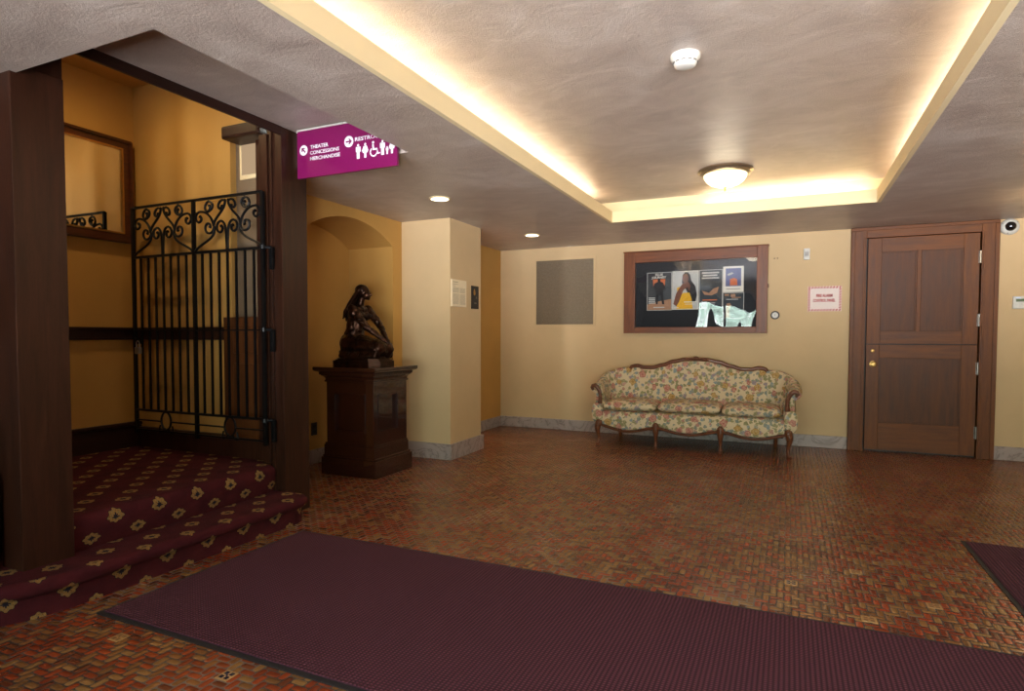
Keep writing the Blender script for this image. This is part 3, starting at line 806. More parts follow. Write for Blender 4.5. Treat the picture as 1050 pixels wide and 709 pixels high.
# ================================================================== PEDESTAL
pd = thing('display_pedestal', 'dark mahogany panelled pedestal standing in front of the arched niche', 'pedestal', (-3.445, 4.42, 0))
x0, x1, y0, y1 = -3.69, -3.186, 4.165, 4.655
bm = BM()
box(bm, x0-.05, x1+.032, y0-.02, y1+.04, 0, .15, .004); box(bm, x0-.04, x1+.02, y0-.012, y1+.03, .148, .172, .008)
obj('plinth', bm, PEDX, pd, world=True)
bm = BM()
box(bm, x0-.028, x1+.008, y0-.006, y1+.015, .17, .262, .003); box(bm, x0-.02, x1+.004, y0-.003, y1+.008, .26, .28, .006)
obj('lower_moulding', bm, PEDX, pd, world=True)
bm = BM(); box(bm, x0+.022, x1-.022, y0+.022, y1-.012, .28, .82)
body = obj('body', bm, PEDW, pd, world=True)
bm = BM(); ring(bm, x0, x1, .28, .82, (x0*0+.085, .084, .10, .10), 'y', y0, y0+.0219, .002); obj('front_panel_frame', bm, PEDW, pd, world=True)
bm = BM(); ring(bm, x0+.079, x1-.078, .374, .726, .020, 'y', y0-.008, y0+.018, .007); obj('panel_moulding', bm, PEDX, pd, world=True)
bm = BM(); ring(bm, y0+.023, y1-.001, .28, .82, (.037, .144, .105, .105), 'x', x1-.0219, x1, .002); obj('side_panel_frame', bm, PEDW, pd, world=True)
bm = BM(); ring(bm, y0+.054, y1-.139, .379, .721, .020, 'x', x1-.018, x1+.008, .007); obj('panel_moulding', bm, PEDX, pd, world=True)
def rect_loft(bm, prof, fx0=1.0, fx1=1.0, fy0=1.0, fy1=1.0):
    rs = []
    for e, z in prof: rs.append([bm.verts.new(q) for q in ((x0-e*fx0, y0-e*fy0, z), (x1+e*fx1, y0-e*fy0, z), (x1+e*fx1, y1+e*fy1, z), (x0-e*fx0, y1+e*fy1, z))])
    fs = [bm.faces.new(rs[0][::-1]), bm.faces.new(rs[-1])]
    for A, B in zip(rs, rs[1:]):
        for k in range(4): fs.append(bm.faces.new((A[k], A[(k+1) % 4], B[(k+1) % 4], B[k])))
    bmesh.ops.recalc_face_normals(bm, faces=fs)
bm = BM()
rect_loft(bm, [(.003, .812), (.010, .815), (.010, .828), (.004, .832), (.005, .845), (.012, .858), (.024, .868), (.028, .870), (.028, .876), (.036, .878), (.038, .898), (.044, .902), (.058, .908), (.066, .916), (.068, .922), (.068, .941), (.065, .9455)], 1.4, 1, 1, 1.2)
obj('cornice', bm, PEDX, pd, world=True)
bm = BM()
for k in range(22):
    y = y0-.03+k*.0255; box(bm, x1+.0375, x1+.046, y, y+.013, .880, .896)
obj('dentil_band', bm, PEDX, pd, world=True)

# ================================================================== STATUE
sx, sy, sz = -3.49, 4.42, .9455
stt = thing('bronze_statue', 'dark bronze statue of a kneeling long-haired woman on the pedestal', 'statue', (sx, sy, sz))
bm = BM()
pts = [(-.265, -.10), (-.19, -.172), (.19, -.172), (.265, -.10), (.265, .10), (.19, .172), (-.19, .172), (-.265, .10)]
prism(bm, pts, 'z', 0, .05); pts2 = [(a*.93, b*.93) for a, b in pts]; prism(bm, pts2, 'z', .05, .060); prism(bm, [(a*.86, b*.86) for a, b in pts], 'z', .060, .072)
obj('base', bm, BRONZE, stt)
def remeshed(bm, name, mat, parent, vox=.005, sm=6):
    me = bpy.data.meshes.new('tmp'); bm.to_mesh(me); bm.free()
    o = bpy.data.objects.new('tmp', me); COL.objects.link(o)
    m = o.modifiers.new('r', 'REMESH'); m.mode = 'VOXEL'; m.voxel_size = vox
    s = o.modifiers.new('s', 'SMOOTH'); s.iterations = sm; s.factor = .5
    bpy.context.view_layer.update()
    me2 = bpy.data.meshes.new_from_object(o.evaluated_get(bpy.context.evaluated_depsgraph_get()))
    bpy.data.objects.remove(o); bpy.data.meshes.remove(me)
    b2 = BM(); b2.from_mesh(me2); bpy.data.meshes.remove(me2); b2.normal_update()
    for v in b2.verts:
        c_0 = v.co; am = (.0045 if c_0.z < .40 else .003 if c_0.z < .56 else .0012)
        q_ = Vector((c_0.x*14, c_0.y*30, c_0.z*26)) if c_0.z < .33 else Vector((c_0.x*40, c_0.y*40, c_0.z*16))
        v.co = c_0+v.normal*am*mnoise.noise(q_)*1.6
    return obj(name, b2, mat, parent, smooth='all')
bm = BM()
rnd = random.Random(3)
# rocky ground
blob(bm, (0, 0, .075), (.235, .158, .045))
for k in range(26):
    a = rnd.uniform(0, 2*PI); rr_ = rnd.uniform(.5, 1)
    blob(bm, (.19*rr_*math.cos(a), .125*rr_*math.sin(a), .078+rnd.uniform(0, .015)), (rnd.uniform(.02, .05), rnd.uniform(.02, .04), .018), seg=10)
# seated hips, thighs, knees, shins and feet (kneeling, sitting back on the heels)
blob(bm, (-.100, 0, .205), (.105, .120, .105)); blob(bm, (-.095, 0, .28), (.085, .10, .10))
for s in (-1, 1):
    capsule(bm, (-.10, s*.062, .195), (.215+(.01 if s < 0 else 0), s*.066, .158), .088, .062, 8)
    capsule(bm, (.20, s*.07, .12), (-.16, s*.07, .112), .052, .040, 8)
    capsule(bm, (-.16, s*.07, .115), (-.185, s*.072, .125), .034, .026, 4)
capsule(bm, (-.12, 0, .20), (.20, 0, .15), .115, .065, 8)
for k in range(10):                                   # skirt folds running from the hips to the knees
    a = -1.1+k*.245
    capsule(bm, (-.12+.02*math.cos(k*2.1), a*.085, .315-abs(a)*.03), (.19+.03*math.cos(k*1.7), a*.115, .150+.02*math.sin(k*2.3)), .020, .013, 12, 8)
for k in range(15):                                   # hem gathered on the ground
    x = -.15+k*.026
    for s in (-1, 1): capsule(bm, (x, s*.118, .095), (x+.03*math.sin(k*1.9), s*.095, .165+.015*math.sin(k*2.7)), .024, .015, 4, 8)
# torso
capsule(bm, (-.090, 0, .33), (-.068, 0, .42), .084, .078, 4)
blob(bm, (-.060, 0, .455), (.080, .100, .078)); blob(bm, (-.042, 0, .505), (.062, .105, .046))
for s in (-1, 1):
    blob(bm, (.002, s*.040, .450), (.040, .044, .042))
    blob(bm, (-.030, s*.108, .510), (.048, .042, .042))      # shoulder, puffed sleeve
    blob(bm, (-.012, s*.120, .470), (.043, .040, .050))
# arms reaching to joined hands on the knees
for s, el in ((-1, (.115, -.112, .352)), (1, (.105, .105, .372))):
    capsule(bm, (-.02, s*.108, .50), el, .042, .032, 8)
    capsule(bm, el, (.245, s*.022, .235), .031, .020, 8)
    for q in range(3): blob(bm, Vector((-.02, s*.108, .50)).lerp(Vector(el), .35+q*.2), (.045, .043, .014), seg=10)
    # hands: palms with five interlaced fingers
    blob(bm, (.258, s*.014, .222), (.024, .011, .017))
    for q in range(4):
        b0 = Vector((.268+q*.002, s*.014, .236-q*.009)); b1 = b0+Vector((.014, -s*.010, -.003)); b2 = b1+Vector((-.003, -s*.018, -.006))
        capsule(bm, b0, b1, .0062, .0058, 3, 8); capsule(bm, b1, b2, .0058, .005, 3, 8)
    capsule(bm, (.250, s*.010, .236), (.268, s*.004, .250), .0065, .0055, 3, 8)
# neck and head, turned to her left
capsule(bm, (-.035, 0, .53), (-.012, .003, .60), .034, .029, 4)
hd = Matrix.Rotation(math.radians(30), 3, 'Z')
hc = Vector((.010, .004, .655))
def hp(v): return hc+hd @ Vector(v)
blob(bm, hp((-.008, 0, .012)), (.058, .049, .055), hd)
blob(bm, hp((.020, 0, -.018)), (.034, .034, .044), hd)
blob(bm, hp((.040, 0, -.052)), (.013, .014, .012), hd)        # chin
capsule(bm, hp((.050, 0, .004)), hp((.066, 0, -.018)), .006, .0085, 4, 8)   # nose
blob(bm, hp((.053, 0, -.032)), (.007, .013, .004), hd, 8); blob(bm, hp((.051, 0, -.040)), (.007, .011, .004), hd, 8)
for s in (-1, 1):
    blob(bm, hp((.045, s*.017, .009)), (.008, .012, .004), hd, 8)
    blob(bm, hp((.040, s*.022, -.016)), (.014, .012, .014), hd, 10)
    blob(bm, hp((-.004, s*.043, -.004)), (.009, .005, .013), hd, 8)
remeshed(bm, 'figure', BRONZE, stt, .0045, 4)
bm = BM()
blob(bm, hp((-.020, 0, .026)), (.061, .056, .054), hd)
for k in range(9):
    a = -1.1+k*.275
    P0 = hp((-.04, .036*math.sin(a)*1.2, .02)); P1 = Vector((-.085, .055*math.sin(a), .58)); P2 = Vector((-.135, .07*math.sin(a), .50)); P3 = Vector((-.160+.02*math.cos(a*3), .06*math.sin(a), .43+.02*math.sin(k*2.2)))
    for A, B, ra, rb in ((P0, P1, .026, .026), (P1, P2, .026, .023), (P2, P3, .023, .010)): capsule(bm, A, B, ra, rb, 5, 8)
remeshed(bm, 'hair', BRONZE, stt, .0045, 3)

# ================================================================== SOFA
ang = math.atan2(.062, 1.93)
sofa = thing('sofa', 'long antique sofa in floral tapestry with carved walnut frame against the back wall', 'sofa', (-.95, 6.585, 0), ang)
HB = 1.0
def backh(x):
    """height of the back's top edge at local x"""
    ax_ = abs(x)
    tb = [(0, .955), (.12, .95), (.25, .925), (.38, .88), (.50, .848), (.60, .848), (.68, .868), (.735, .86), (.775, .815), (.80, .822), (.90, .815), (.98, .785), (1.04, .74), (1.08, .70)]
    for (a, ha), (b, hb) in zip(tb, tb[1:]):
        if ax_ <= b:
            s = (ax_-a)/(b-a); s = s*s*(3-2*s); return ha+(hb-ha)*s
    return tb[-1][1]
# centre back
bm = BM(); n = 48; rings = []
for i in range(n+1):
    x = -.765+1.53*i/n; h = backh(x)-.018; yb = .70-.05*(x/.765)**2*0
    bulge = .012*math.sin((x+.765)/1.53*PI)
    pr = [(.50, .36), (.505, .42), (.545-bulge, .52), (.575-bulge, .62), (.60-bulge, .72), (.622, h-.06), (.632, h-.02), (.655, h), (.69, h-.005), (.705, h-.03), (.71, .6), (.70, .30)]
    rings.append([bm.verts.new((x, y+.04, z)) for y, z in pr])
for A, B in zip(rings, rings[1:]):
    for k in range(len(A)): bm.faces.new((A[k], A[(k+1) % len(A)], B[(k+1) % len(A)], B[k]))
bm.faces.new(rings[0][::-1]); bm.faces.new(rings[-1])
bmesh.ops.recalc_face_normals(bm, faces=bm.faces[:])
obj('backrest', bm, FLORAL, sofa, smooth=1.0)
# arms: wing sweeping from the back round to the scroll at the front
for s in (-1, 1):
    bm = BM(); rings = []
    pl_ = [(.755, .665, .825), (.80, .665, .838), (.86, .65, .835), (.93, .61, .815), (.985, .54, .785), (1.01, .45, .745), (1.01, .34, .71), (1.0, .22, .69), (.99, .11, .685), (.985, .045, .68)]
    for i, (x, y, h) in enumerate(pl_):
        p0 = pl_[max(i-1, 0)]; p1 = pl_[min(i+1, len(pl_)-1)]
        tx, ty = p1[0]-p0[0], p1[1]-p0[1]; L = math.hypot(tx, ty); nx, ny = -ty/L, tx/L     # outward normal
        if nx*x+ny*(y-.3) < 0: nx, ny = -nx, -ny
        roll = .015+.03*i/(len(pl_)-1)
        thin = .055
        sec = [(-thin-.01, .34), (-thin-.012, .46), (-thin, .56), (-thin*.8, h-.09), (-thin*.55, h-.03), (-.01, h), (.02+roll*.3, h+.002), (.045+roll*.6, h-.018), (.055+roll, h-.055), (.045+roll*.6, h-.09), (.032, h-.11), (.035, .46), (.04, .27), (-.02, .25)]
        rings.append([bm.verts.new((s*(x+nx*o-.0), y+ny*o+.02, z)) for o, z in sec])
    for A, B in zip(rings, rings[1:]):
        for k in range(len(A)): bm.faces.new((A[k], A[(k+1) % len(A)], B[(k+1) % len(A)], B[k]))
    bm.faces.new(rings[0]); bm.faces.new(rings[-1][::-1])
    bmesh.ops.recalc_face_normals(bm, faces=bm.faces[:])
    arm = obj('arm', bm, FLORAL, sofa, smooth=1.0)
    # upholstered front block below the arm
    bm = BM(); superbox(bm, (s*.985, .03, .362), (.064, .062, .110), .35); obj('arm_front', bm, FLORAL, arm, smooth='all')
    # carved scroll: upright and volute
    bm = BM()
    P = [(s*.955, -.005, .468), (s*.950, -.008, .52), (s*.952, -.01, .57), (s*.965, -.012, .615), (s*.985, -.014, .65), (s*1.01, -.014, .667), (s*1.035, -.014, .660), (s*1.047, -.014, .638), (s*1.035, -.014, .620), (s*1.02, -.014, .628)]
    tube(bm, P, [.026, .022, .020, .021, .023, .024, .022, .018, .014, .010], 10)
    for z in (.50, .55, .60): blob(bm, (s*.955, -.026, z), (.012, .008, .02), seg=10)
    obj('arm_scroll', bm, SOFAW, arm, smooth=True)
# crest rail
bm = BM(); P = []; n = 60
for i in range(n+1):
    x = -.77+1.54*i/n; P.append((x, .685+.04-.02, backh(x)-.004))
P = [(-.785, .69, .775)]+P+[(.785, .69, .775)]
tube(bm, P, .022, 10)
P2 = [(x, y-.018, z-.014) for x, y, z in P[1:-1]]; tube(bm, P2, .010, 8)
cr_ = obj('crest_rail', bm, SOFAW, sofa, smooth=True)
bm = BM()
blob(bm, (0, .68, .962), (.035, .022, .022)); 
for s in (-1, 1):
    for k in range(4): blob(bm, (s*(.035+.03*k), .68, .958-.004*k), (.024-.003*k, .018, .013), Matrix.Rotation(s*.5, 3, 'Y'), 10)
obj('crest_ornament', bm, SOFAW, cr_, smooth=True)
# seat deck and front band
def apz(x):
    """bottom of the front band"""
    leg = (-.965, -.335, .325, .965)
    for a, b in zip(leg, leg[1:]):
        if a <= x <= b:
            s = (x-a)/(b-a); return .236-.058*math.sin(PI*s)**1.3
    return .24
def apy(x): return -.005+.012*math.cos(x*PI/.65)-.035*(1-(x/.97)**2)
bm = BM(); n = 66; rings = []
for i in range(n+1):
    x = -.93+1.86*i/n; zb_ = apz(x)+.006; y = apy(x)
    pr = [(.50, .25), (y+.03, zb_), (y+.005, zb_+.01), (y, zb_+.04), (y+.002, .33), (y+.012, .368), (y+.035, .385), (.60, .40)]
    rings.append([bm.verts.new((x, yy, z)) for yy, z in pr])
for A, B in zip(rings, rings[1:]):
    for k in range(len(A)): bm.faces.new((A[k], A[(k+1) % len(A)], B[(k+1) % len(A)], B[k]))
bm.faces.new(rings[0][::-1]); bm.faces.new(rings[-1]); bmesh.ops.recalc_face_normals(bm, faces=bm.faces[:])
obj('seat_base', bm, FLORAL, sofa, smooth=1.0)
bm = BM(); P = [(-.965+1.93*i/90, 0, 0) for i in range(91)]
P = [(x, apy(max(-.93, min(.93, x)))-.002, apz(x)-.006) for x, _, _ in P]
tube(bm, P, .0135, 8); tube(bm, [(x, y-.010, z+.010) for x, y, z in P], .006, 6)
obj('apron_rail', bm, SOFAW, sofa, smooth=True)
bm = BM(); box(bm, -.92, .92, .05, .66, .185, .26, .01); obj('dust_cover', bm, BLACKC, sofa, label='black cloth under the seat')
for a, b, sag in ((-.925, -.335, 0), (-.33, .322, .006), (.327, .905, -.004)):
    bm = BM()
    cxx, hwid = (a+b)/2, (b-a)/2
    def fn(p, hwid=hwid): 
        z = p.z
        if z > 0: z += .014*math.cos(min(1, abs(p.x/hwid))*PI/2)*math.cos(min(1, abs(p.y/.3))*PI/2)
        return Vector((p.x, p.y, z-.022*(p.y < 0)*abs(p.y/.29)*0))
    superbox(bm, (cxx, .243, .441+sag), (hwid, .288, .060), .22, fn=fn, nu=48, nv=14)
    c = obj('seat_cushion', bm, FLORAL, sofa, smooth='all')
# legs
def cab(x, y, side, sc=1.0, rear=False):
    bm = BM()
    if rear:
        P = [(x, y, .25), (x, y+.015, .15), (x, y+.05, .0)]; tube(bm, P, [.028, .024, .02], 8)
    else:
        dx_ = side
        P = [(x, y+.01, .275), (x, y-.012, .245), (x+dx_*.012, y-.022, .205), (x+dx_*.012, y-.014, .16), (x+dx_*.002, y+.0, .11), (x-dx_*.002, y+.004, .07), (x+dx_*.004, y-.006, .035), (x+dx_*.010, y-.014, .012), (x+dx_*.010, y-.014, .0)]
        tube(bm, P, [.036, .040, .035, .027, .019, .016, .018, .024, .020], 10)
        blob(bm, (x, y-.045, .245), (.022, .010, .026), seg=10)
        blob(bm, (x+dx_*.012, y-.026, .018), (.022, .022, .016), seg=10)
    return bm
for x, sd_ in ((-.965, -1), (-.335, 0), (.325, 0), (.965, 1)):
    obj('leg', cab(x, .0 if sd_ else -.012, sd_), SOFAW, sofa, smooth=True)
for x in (-.86, .86): obj('leg', cab(x, .58, 0, rear=True), SOFAW, sofa, smooth=True)

# ================================================================== POSTER CASE
YW = YB
dc = thing('display_case', 'wide oak framed poster display case on the back wall above the sofa', 'display case', (-1.03, YW, 1.25))
x0, x1, z0, z1 = -1.84, -.22, 1.252, 2.226
gx0, gx1, gz0, gz1 = -1.705, -.335, 1.325, 2.103
yf = YW-.075
boxes('frame_stile', [(x0, gx0, yf, YW-.001, z0, z1), (gx1, x1, yf, YW-.001, z0, z1)], FRAMEV, dc, .004)
boxes('frame_rail', [(gx0, gx1, yf+.001, YW-.001, z0, gz0), (gx0, gx1, yf+.001, YW-.001, gz1, z1)], FRAMEW, dc, .004)
obj('top_moulding', bxo(x0-.008, x1+.008, yf-.008, YW-.001, z1+.0005, z1+.014, bev=.004), FRAMEW, dc, world=True)
obj('backing_board', bxo(gx0, gx1, YW-.02, YW-.002, gz0, gz1), BOARD, dc, world=True)
obj('glazing', bxo(gx0, gx1, yf+.014, yf+.017, gz0, gz1), GLASSW, dc, world=True)
bm = BM(); box(bm, x1, x1+.012, yf+.01, yf+.04, 1.76, 1.80); obj('catch', bm, FRAMEV, dc, world=True)
YP = YW-.021
def poster(label, x0, x1, z0, z1, bgm, frm=None):
    t_ = thing('poster', label, 'poster', ((x0+x1)/2, YP, z0))
    obj('sheet', bxo(x0, x1, YP-.002, YP, z0, z1), bgm, t_, world=True)
    if frm:
        bm = BM(); ring(bm, x0-.001, x1+.001, z0-.001, z1+.001, .006, 'y', YP-.006, YP-.0005)
        obj('clear_edge', bm, frm, t_, world=True)
    return t_
def pj(t_, name, pts, mat, lift=.003):
    bm = BM(); prism(bm, pts, 'y', YP-lift, YP-.0015); obj(name, bm, mat, t_, world=True)
def ell(cx, cz, a, b, n=20, rot=0): return [(cx+a*math.cos(q*2*PI/n)*math.cos(rot)-b*math.sin(q*2*PI/n)*math.sin(rot), cz+a*math.cos(q*2*PI/n)*math.sin(rot)+b*math.sin(q*2*PI/n)*math.cos(rot)) for q in range(n)]
def bars(t_, rows, mat, lift=.0035, name='small_print'):
    boxes(name, [(a, b, YP-lift, YP-.0015, c, d) for a, b, c, d in rows], mat, t_)
# 1: musician
p = poster('dark poster of a standing guitarist before an orange sun, leftmost in the display case', -1.567, -1.275, 1.527, 1.98, BLACKP, PGREY)
pj(p, 'ground', [(-1.56, 1.533), (-1.281, 1.533), (-1.281, 1.66), (-1.40, 1.64), (-1.56, 1.60)], TAN, .0025)
pj(p, 'sun', [(-1.49, 1.80), (-1.36, 1.80), (-1.35, 1.90), (-1.50, 1.90)], ORANGE, .0025)
pj(p, 'figure_silhouette', [(-1.46, 1.60), (-1.44, 1.60), (-1.43, 1.70), (-1.41, 1.71), (-1.385, 1.60), (-1.36, 1.60), (-1.375, 1.72), (-1.38, 1.80), (-1.35, 1.76), (-1.34, 1.78), (-1.38, 1.86), (-1.41, 1.87), (-1.41, 1.905), (-1.44, 1.905), (-1.44, 1.87), (-1.48, 1.85), (-1.50, 1.79), (-1.46, 1.77)], HAIR, .0032)
obj('title', text_bm('BLUE', -1.47, -1.38, 1.94, 1.968, YP-.0015, .03, .002), WPAPER, p, world=True)
obj('title', text_bm('JOURNEY', -1.515, -1.34, 1.90, 1.935, YP-.0015, .04, .002), WPAPER, p, world=True)
bars(p, [(-1.55, -1.47, z, z+.012) for z in (1.61, 1.63, 1.65, 1.67)]+[(-1.49, -1.36, 1.556, 1.568)], PGREY)
# 2: woman in yellow
p = poster('pale poster of a woman in a yellow dress inside the display case', -1.267, -.968, 1.533, 1.985, PGREY, WPAPER)
pj(p, 'hair', [(-1.15, 1.94), (-1.12, 1.972), (-1.09, 1.97), (-1.065, 1.94), (-1.05, 1.87), (-1.0, 1.80), (-.985, 1.70), (-1.0, 1.62), (-1.06, 1.62), (-1.10, 1.75), (-1.16, 1.85)], HAIR, .0024)
pj(p, 'dress', [(-1.22, 1.54), (-1.03, 1.54), (-1.045, 1.66), (-1.07, 1.73), (-1.14, 1.73), (-1.17, 1.70), (-1.18, 1.80), (-1.215, 1.79), (-1.20, 1.66)], YELLOW, .0028)
pj(p, 'arm_and_shoulders', [(-1.255, 1.60), (-1.22, 1.57), (-1.19, 1.62), (-1.14, 1.76), (-1.09, 1.80), (-1.07, 1.74), (-1.06, 1.82), (-1.09, 1.86), (-1.15, 1.84), (-1.19, 1.78), (-1.225, 1.72), (-1.24, 1.66)], SKIN, .0031)
pj(p, 'face', ell(-1.117, 1.90, .036, .052), SKIN, .0034)
bars(p, [(-1.13, -.985, 1.615, 1.625), (-1.12, -1.0, 1.592, 1.598), (-1.25, -1.19, 1.552, 1.558)], WPAPER)
# 3
p = poster('dark teal poster with orange line, third from left in the display case', -.960, -.70, 1.539, 1.988, DTEAL, PGREY)
bars(p, [(-.93, -.74, 1.945, 1.962), (-.92, -.76, 1.915, 1.932), (-.93, -.74, 1.885, 1.900)], PGREY, name='heading')
bars(p, [(-.92, -.76, 1.632, 1.644)], ORANGE, name='orange_line')
pj(p, 'picture', [(-.93, 1.75), (-.85, 1.72), (-.80, 1.77), (-.74, 1.79), (-.76, 1.72), (-.82, 1.69), (-.90, 1.70)], TAN, .0026)
bars(p, [(-.90, -.78, 1.60, 1.606), (-.90, -.79, 1.585, 1.590)], PGREY)
# 4
p = poster('white bordered poster with violet and orange picture, upper right in the display case', -.697, -.473, 1.723, 2.018, WPAPER)
bars(p, [(-.668, -.50, 1.79, 1.995)], BLUEI, .0026, 'picture')
pj(p, 'orange_shape', [(-.62, 1.80), (-.54, 1.80), (-.545, 1.87), (-.58, 1.885), (-.62, 1.87)], ORANGE, .0031)
pj(p, 'pale_shape', [(-.65, 1.93), (-.60, 1.95), (-.58, 1.935), (-.64, 1.91)], PGREY, .0031)
bars(p, [(-.66, -.51, 1.755, 1.762)], GREYP)
# 5
p = poster('dark poster with ochre lettering, lower right below the white bordered one in the display case', -.697, -.468, 1.42, 1.718, DTEAL, PGREY)
bars(p, [(-.675, -.63, 1.682, 1.700), (-.61, -.56, 1.668, 1.70), (-.60, -.50, 1.655, 1.665)], TAN, name='heading')
bars(p, [(-.66, -.53, 1.636, 1.644)], PGREY)
pj(p, 'pale_figure', [(-.665, 1.43), (-.62, 1.43), (-.625, 1.52), (-.60, 1.57), (-.62, 1.60), (-.655, 1.59), (-.66, 1.55)], TAN, .003)

# ================================================================== WALL THINGS
vg = thing('vent_grille', 'large square bronze coloured air vent grille on the back wall', 'vent', (-2.637, YW, 1.36))
bm = BM(); ring(bm, -3.055, -2.216, 1.335, 2.226, .031, 'y', YW-.014, YW-.0005, .003)
obj('frame', bm, WALL, vg, world=True)
bm = BM(); box(bm, -3.023, -2.248, YW-.004, YW-.001, 1.366, 2.194)
n = 48
for k in range(n):
    z = 1.37+k*(.82/n); box(bm, -3.02, -2.25, YW-.011, YW-.0045, z, z+.0105)
obj('louvres', bm, VENT, vg, world=True)
# round device
rd = thing('door_holder', 'small round white button in a dark ring between display case and fire alarm sign', 'wall device', (-.14, YW, 1.453))
bm = BM(); lathe(bm, [(.047, 0), (.047, -.02), (.040, -.028), (.030, -.028)], (-.14, YW, 1.453), 28, 'y'); obj('ring', bm, m_plain('dark_brown_ring', (52, 38, 28), .4), rd, world=True, smooth=True)
bm = BM(); lathe(bm, [(.032, -.020), (.032, -.032), (.026, -.035)], (-.14, YW, 1.453), 28, 'y')
c = obj('white_disc', bm, WHITE, rd, world=True, smooth=True)
bm = BM(); box(bm, -.143, -.137, YW-.037, YW-.034, 1.452, 1.462); box(bm, -.141, -.139, YW-.037, YW-.034, 1.44, 1.452); obj('mark', bm, GREYP, c, world=True)
# motion sensor
ms = thing('motion_sensor', 'small white box shaped motion sensor high on the back wall left of the door', 'sensor', (.166, YW, 2.05))
bm = BM(); box(bm, .136, .198, YW-.042, YW, 2.052, 2.176, .008); obj('housing', bm, WHITE, ms, world=True)
bm = BM(); box(bm, .148, .186, YW-.046, YW-.041, 2.085, 2.145, .004); obj('lens', bm, PGREY, ms, world=True)
bm = BM(); box(bm, .154, .160, YW-.048, YW-.045, 2.095, 2.13); box(bm, .172, .178, YW-.048, YW-.045, 2.095, 2.13); obj('slots', bm, GREYP, ms, world=True)
# fire alarm sign
fs = thing('fire_alarm_sign', 'white fire alarm control panel sign with red striped border left of the door', 'sign', (.349, YW, 1.49))
x0, x1, z0, z1 = .186, .512, 1.49, 1.76
obj('plate', bxo(x0, x1, YW-.003, YW, z0, z1), m_plain('sign_white', (232, 214, 204), .6, var=.02), fs, world=True)
bm = BM(); bw = .024; y_ = YW-.0045
def para(pts): prism(bm, pts, 'y', YW-.0048, YW-.0028)
n = 11; st_ = (x1-x0)/n
for k in range(n):
    x = x0+k*st_+.002
    if x+st_*.5+.012 <= x1+.001:
        para([(x, z1-bw), (x+st_*.5, z1-bw), (x+st_*.5+.010, z1-.002), (x+.010, z1-.002)]); para([(x, z0+.002), (x+st_*.5, z0+.002), (x+st_*.5+.010, z0+bw), (x+.010, z0+bw)])
n = 8; st_ = (z1-z0-2*bw)/n
for k in range(n):
    z = z0+bw+k*st_+.004
    for xa, xb in ((x0+.002, x0+bw), (x1-bw, x1-.002)): para([(xa, z), (xb, z+.010), (xb, z+st_*.5+.010), (xa, z+st_*.5)])
obj('striped_border', bm, RED, fs, world=True)
obj('lettering', text_bm('FIRE ALARM', .268, .425, 1.643, 1.676, YW-.003, .04, .0015), RED, fs, world=True)
obj('lettering', text_bm('CONTROL PANEL', .238, .452, 1.590, 1.624, YW-.003, .04, .0015), RED, fs, world=True)
# two screw plugs
for x in (-.156, -.124):
    bm = BM(); lathe(bm, [(.006, 0), (.006, -.003), (.002, -.004)], (x, YW, 2.086), 12, 'y')
    o = obj('wall_plug', bm, PEDW, origin=Vector((x, YW, 2.086)))
    tag(o, ('left' if x < -.14 else 'right')+' one of two tiny dark screw plugs high on the wall beside the display case', 'plug', 'screw plugs on the back wall')
# security camera
sc_ = thing('security_camera', 'white round dome security camera mounted at the door frame corner', 'security camera', (1.937, YW, 2.28))
bm = BM(); lathe(bm, [(.078, 0), (.078, -.018), (.066, -.040), (.046, -.048)], (1.937, YW, 2.283), 32, 'y'); obj('housing', bm, WHITE, sc_, world=True, smooth=True)
bm = BM(); lathe(bm, [(.046, -.046), (.044, -.06), (.034, -.076), (.018, -.085), (.003, -.088)], (1.937, YW, 2.283), 28, 'y'); obj('dome', bm, BLACKG, sc_, world=True, smooth=True)
bm = BM()
for a in (.6, 2.7, 4.4):
    bm = BM(); lathe(bm, [(.005, -.030), (.005, -.040), (.002, -.041)], (1.937+.066*math.cos(a), YW, 2.283+.066*math.sin(a)), 8, 'y'); obj('screw', bm, GREYP, sc_, world=True)
# keypad
kp = thing('alarm_keypad', 'white wall keypad with small screen right of the door', 'keypad', (2.04, YW, 1.487))
obj('housing', bxo(1.977, 2.115, YW-.03, YW, 1.487, 1.608, bev=.006), WHITE, kp, world=True)
obj('screen', bxo(2.0, 2.065, YW-.032, YW-.029, 1.555, 1.582), LCD, kp, world=True)
obj('indicator', bxo(1.997, 2.035, YW-.032, YW-.029, 1.587, 1.598), LEDW, kp, world=True)
# pillar plaques
pp = thing('text_panel', 'cream text panel with two columns of fine print on the pillar side', 'plaque', (-3.0, 5.29, 1.51))
obj('panel', bxo(-3.0, -2.988, 5.145, 5.438, 1.508, 1.773), CREAMP, pp, world=True)
bm = BM()
box(bm, -2.9885, -2.987, 5.165, 5.265, 1.745, 1.751); box(bm, -2.9885, -2.987, 5.165, 5.26, 1.725, 1.729); box(bm, -2.9885, -2.987, 5.165, 5.22, 1.708, 1.711)
for c0, c1, top_ in ((5.165, 5.285, 1.69), (5.30, 5.415, 1.69)):
    for k in range(19): 
        if k in (6,): continue
        box(bm, -2.9885, -2.9872, c0, c1-random.uniform(0, .01), top_-k*.0088, top_-k*.0088+.003)
obj('fine_print', bm, m_plain('faint_print', (158, 144, 116), .8), pp, world=True)
bp_ = thing('notice_plate', 'small black notice plate on the pillar side right of the cream text panel', 'plaque', (-3.0, 5.635, 1.5))
obj('plate', bxo(-3.0, -2.991, 5.56, 5.71, 1.50, 1.738), BLACKP, bp_, world=True)
bm = BM(); prism(bm, [(5.605, 1.64), (5.625, 1.64), (5.64, 1.66), (5.63, 1.69), (5.615, 1.71), (5.60, 1.69), (5.595, 1.66)], 'x', -2.9915, -2.990); obj('gold_mark', bm, BRASS, bp_, world=True)
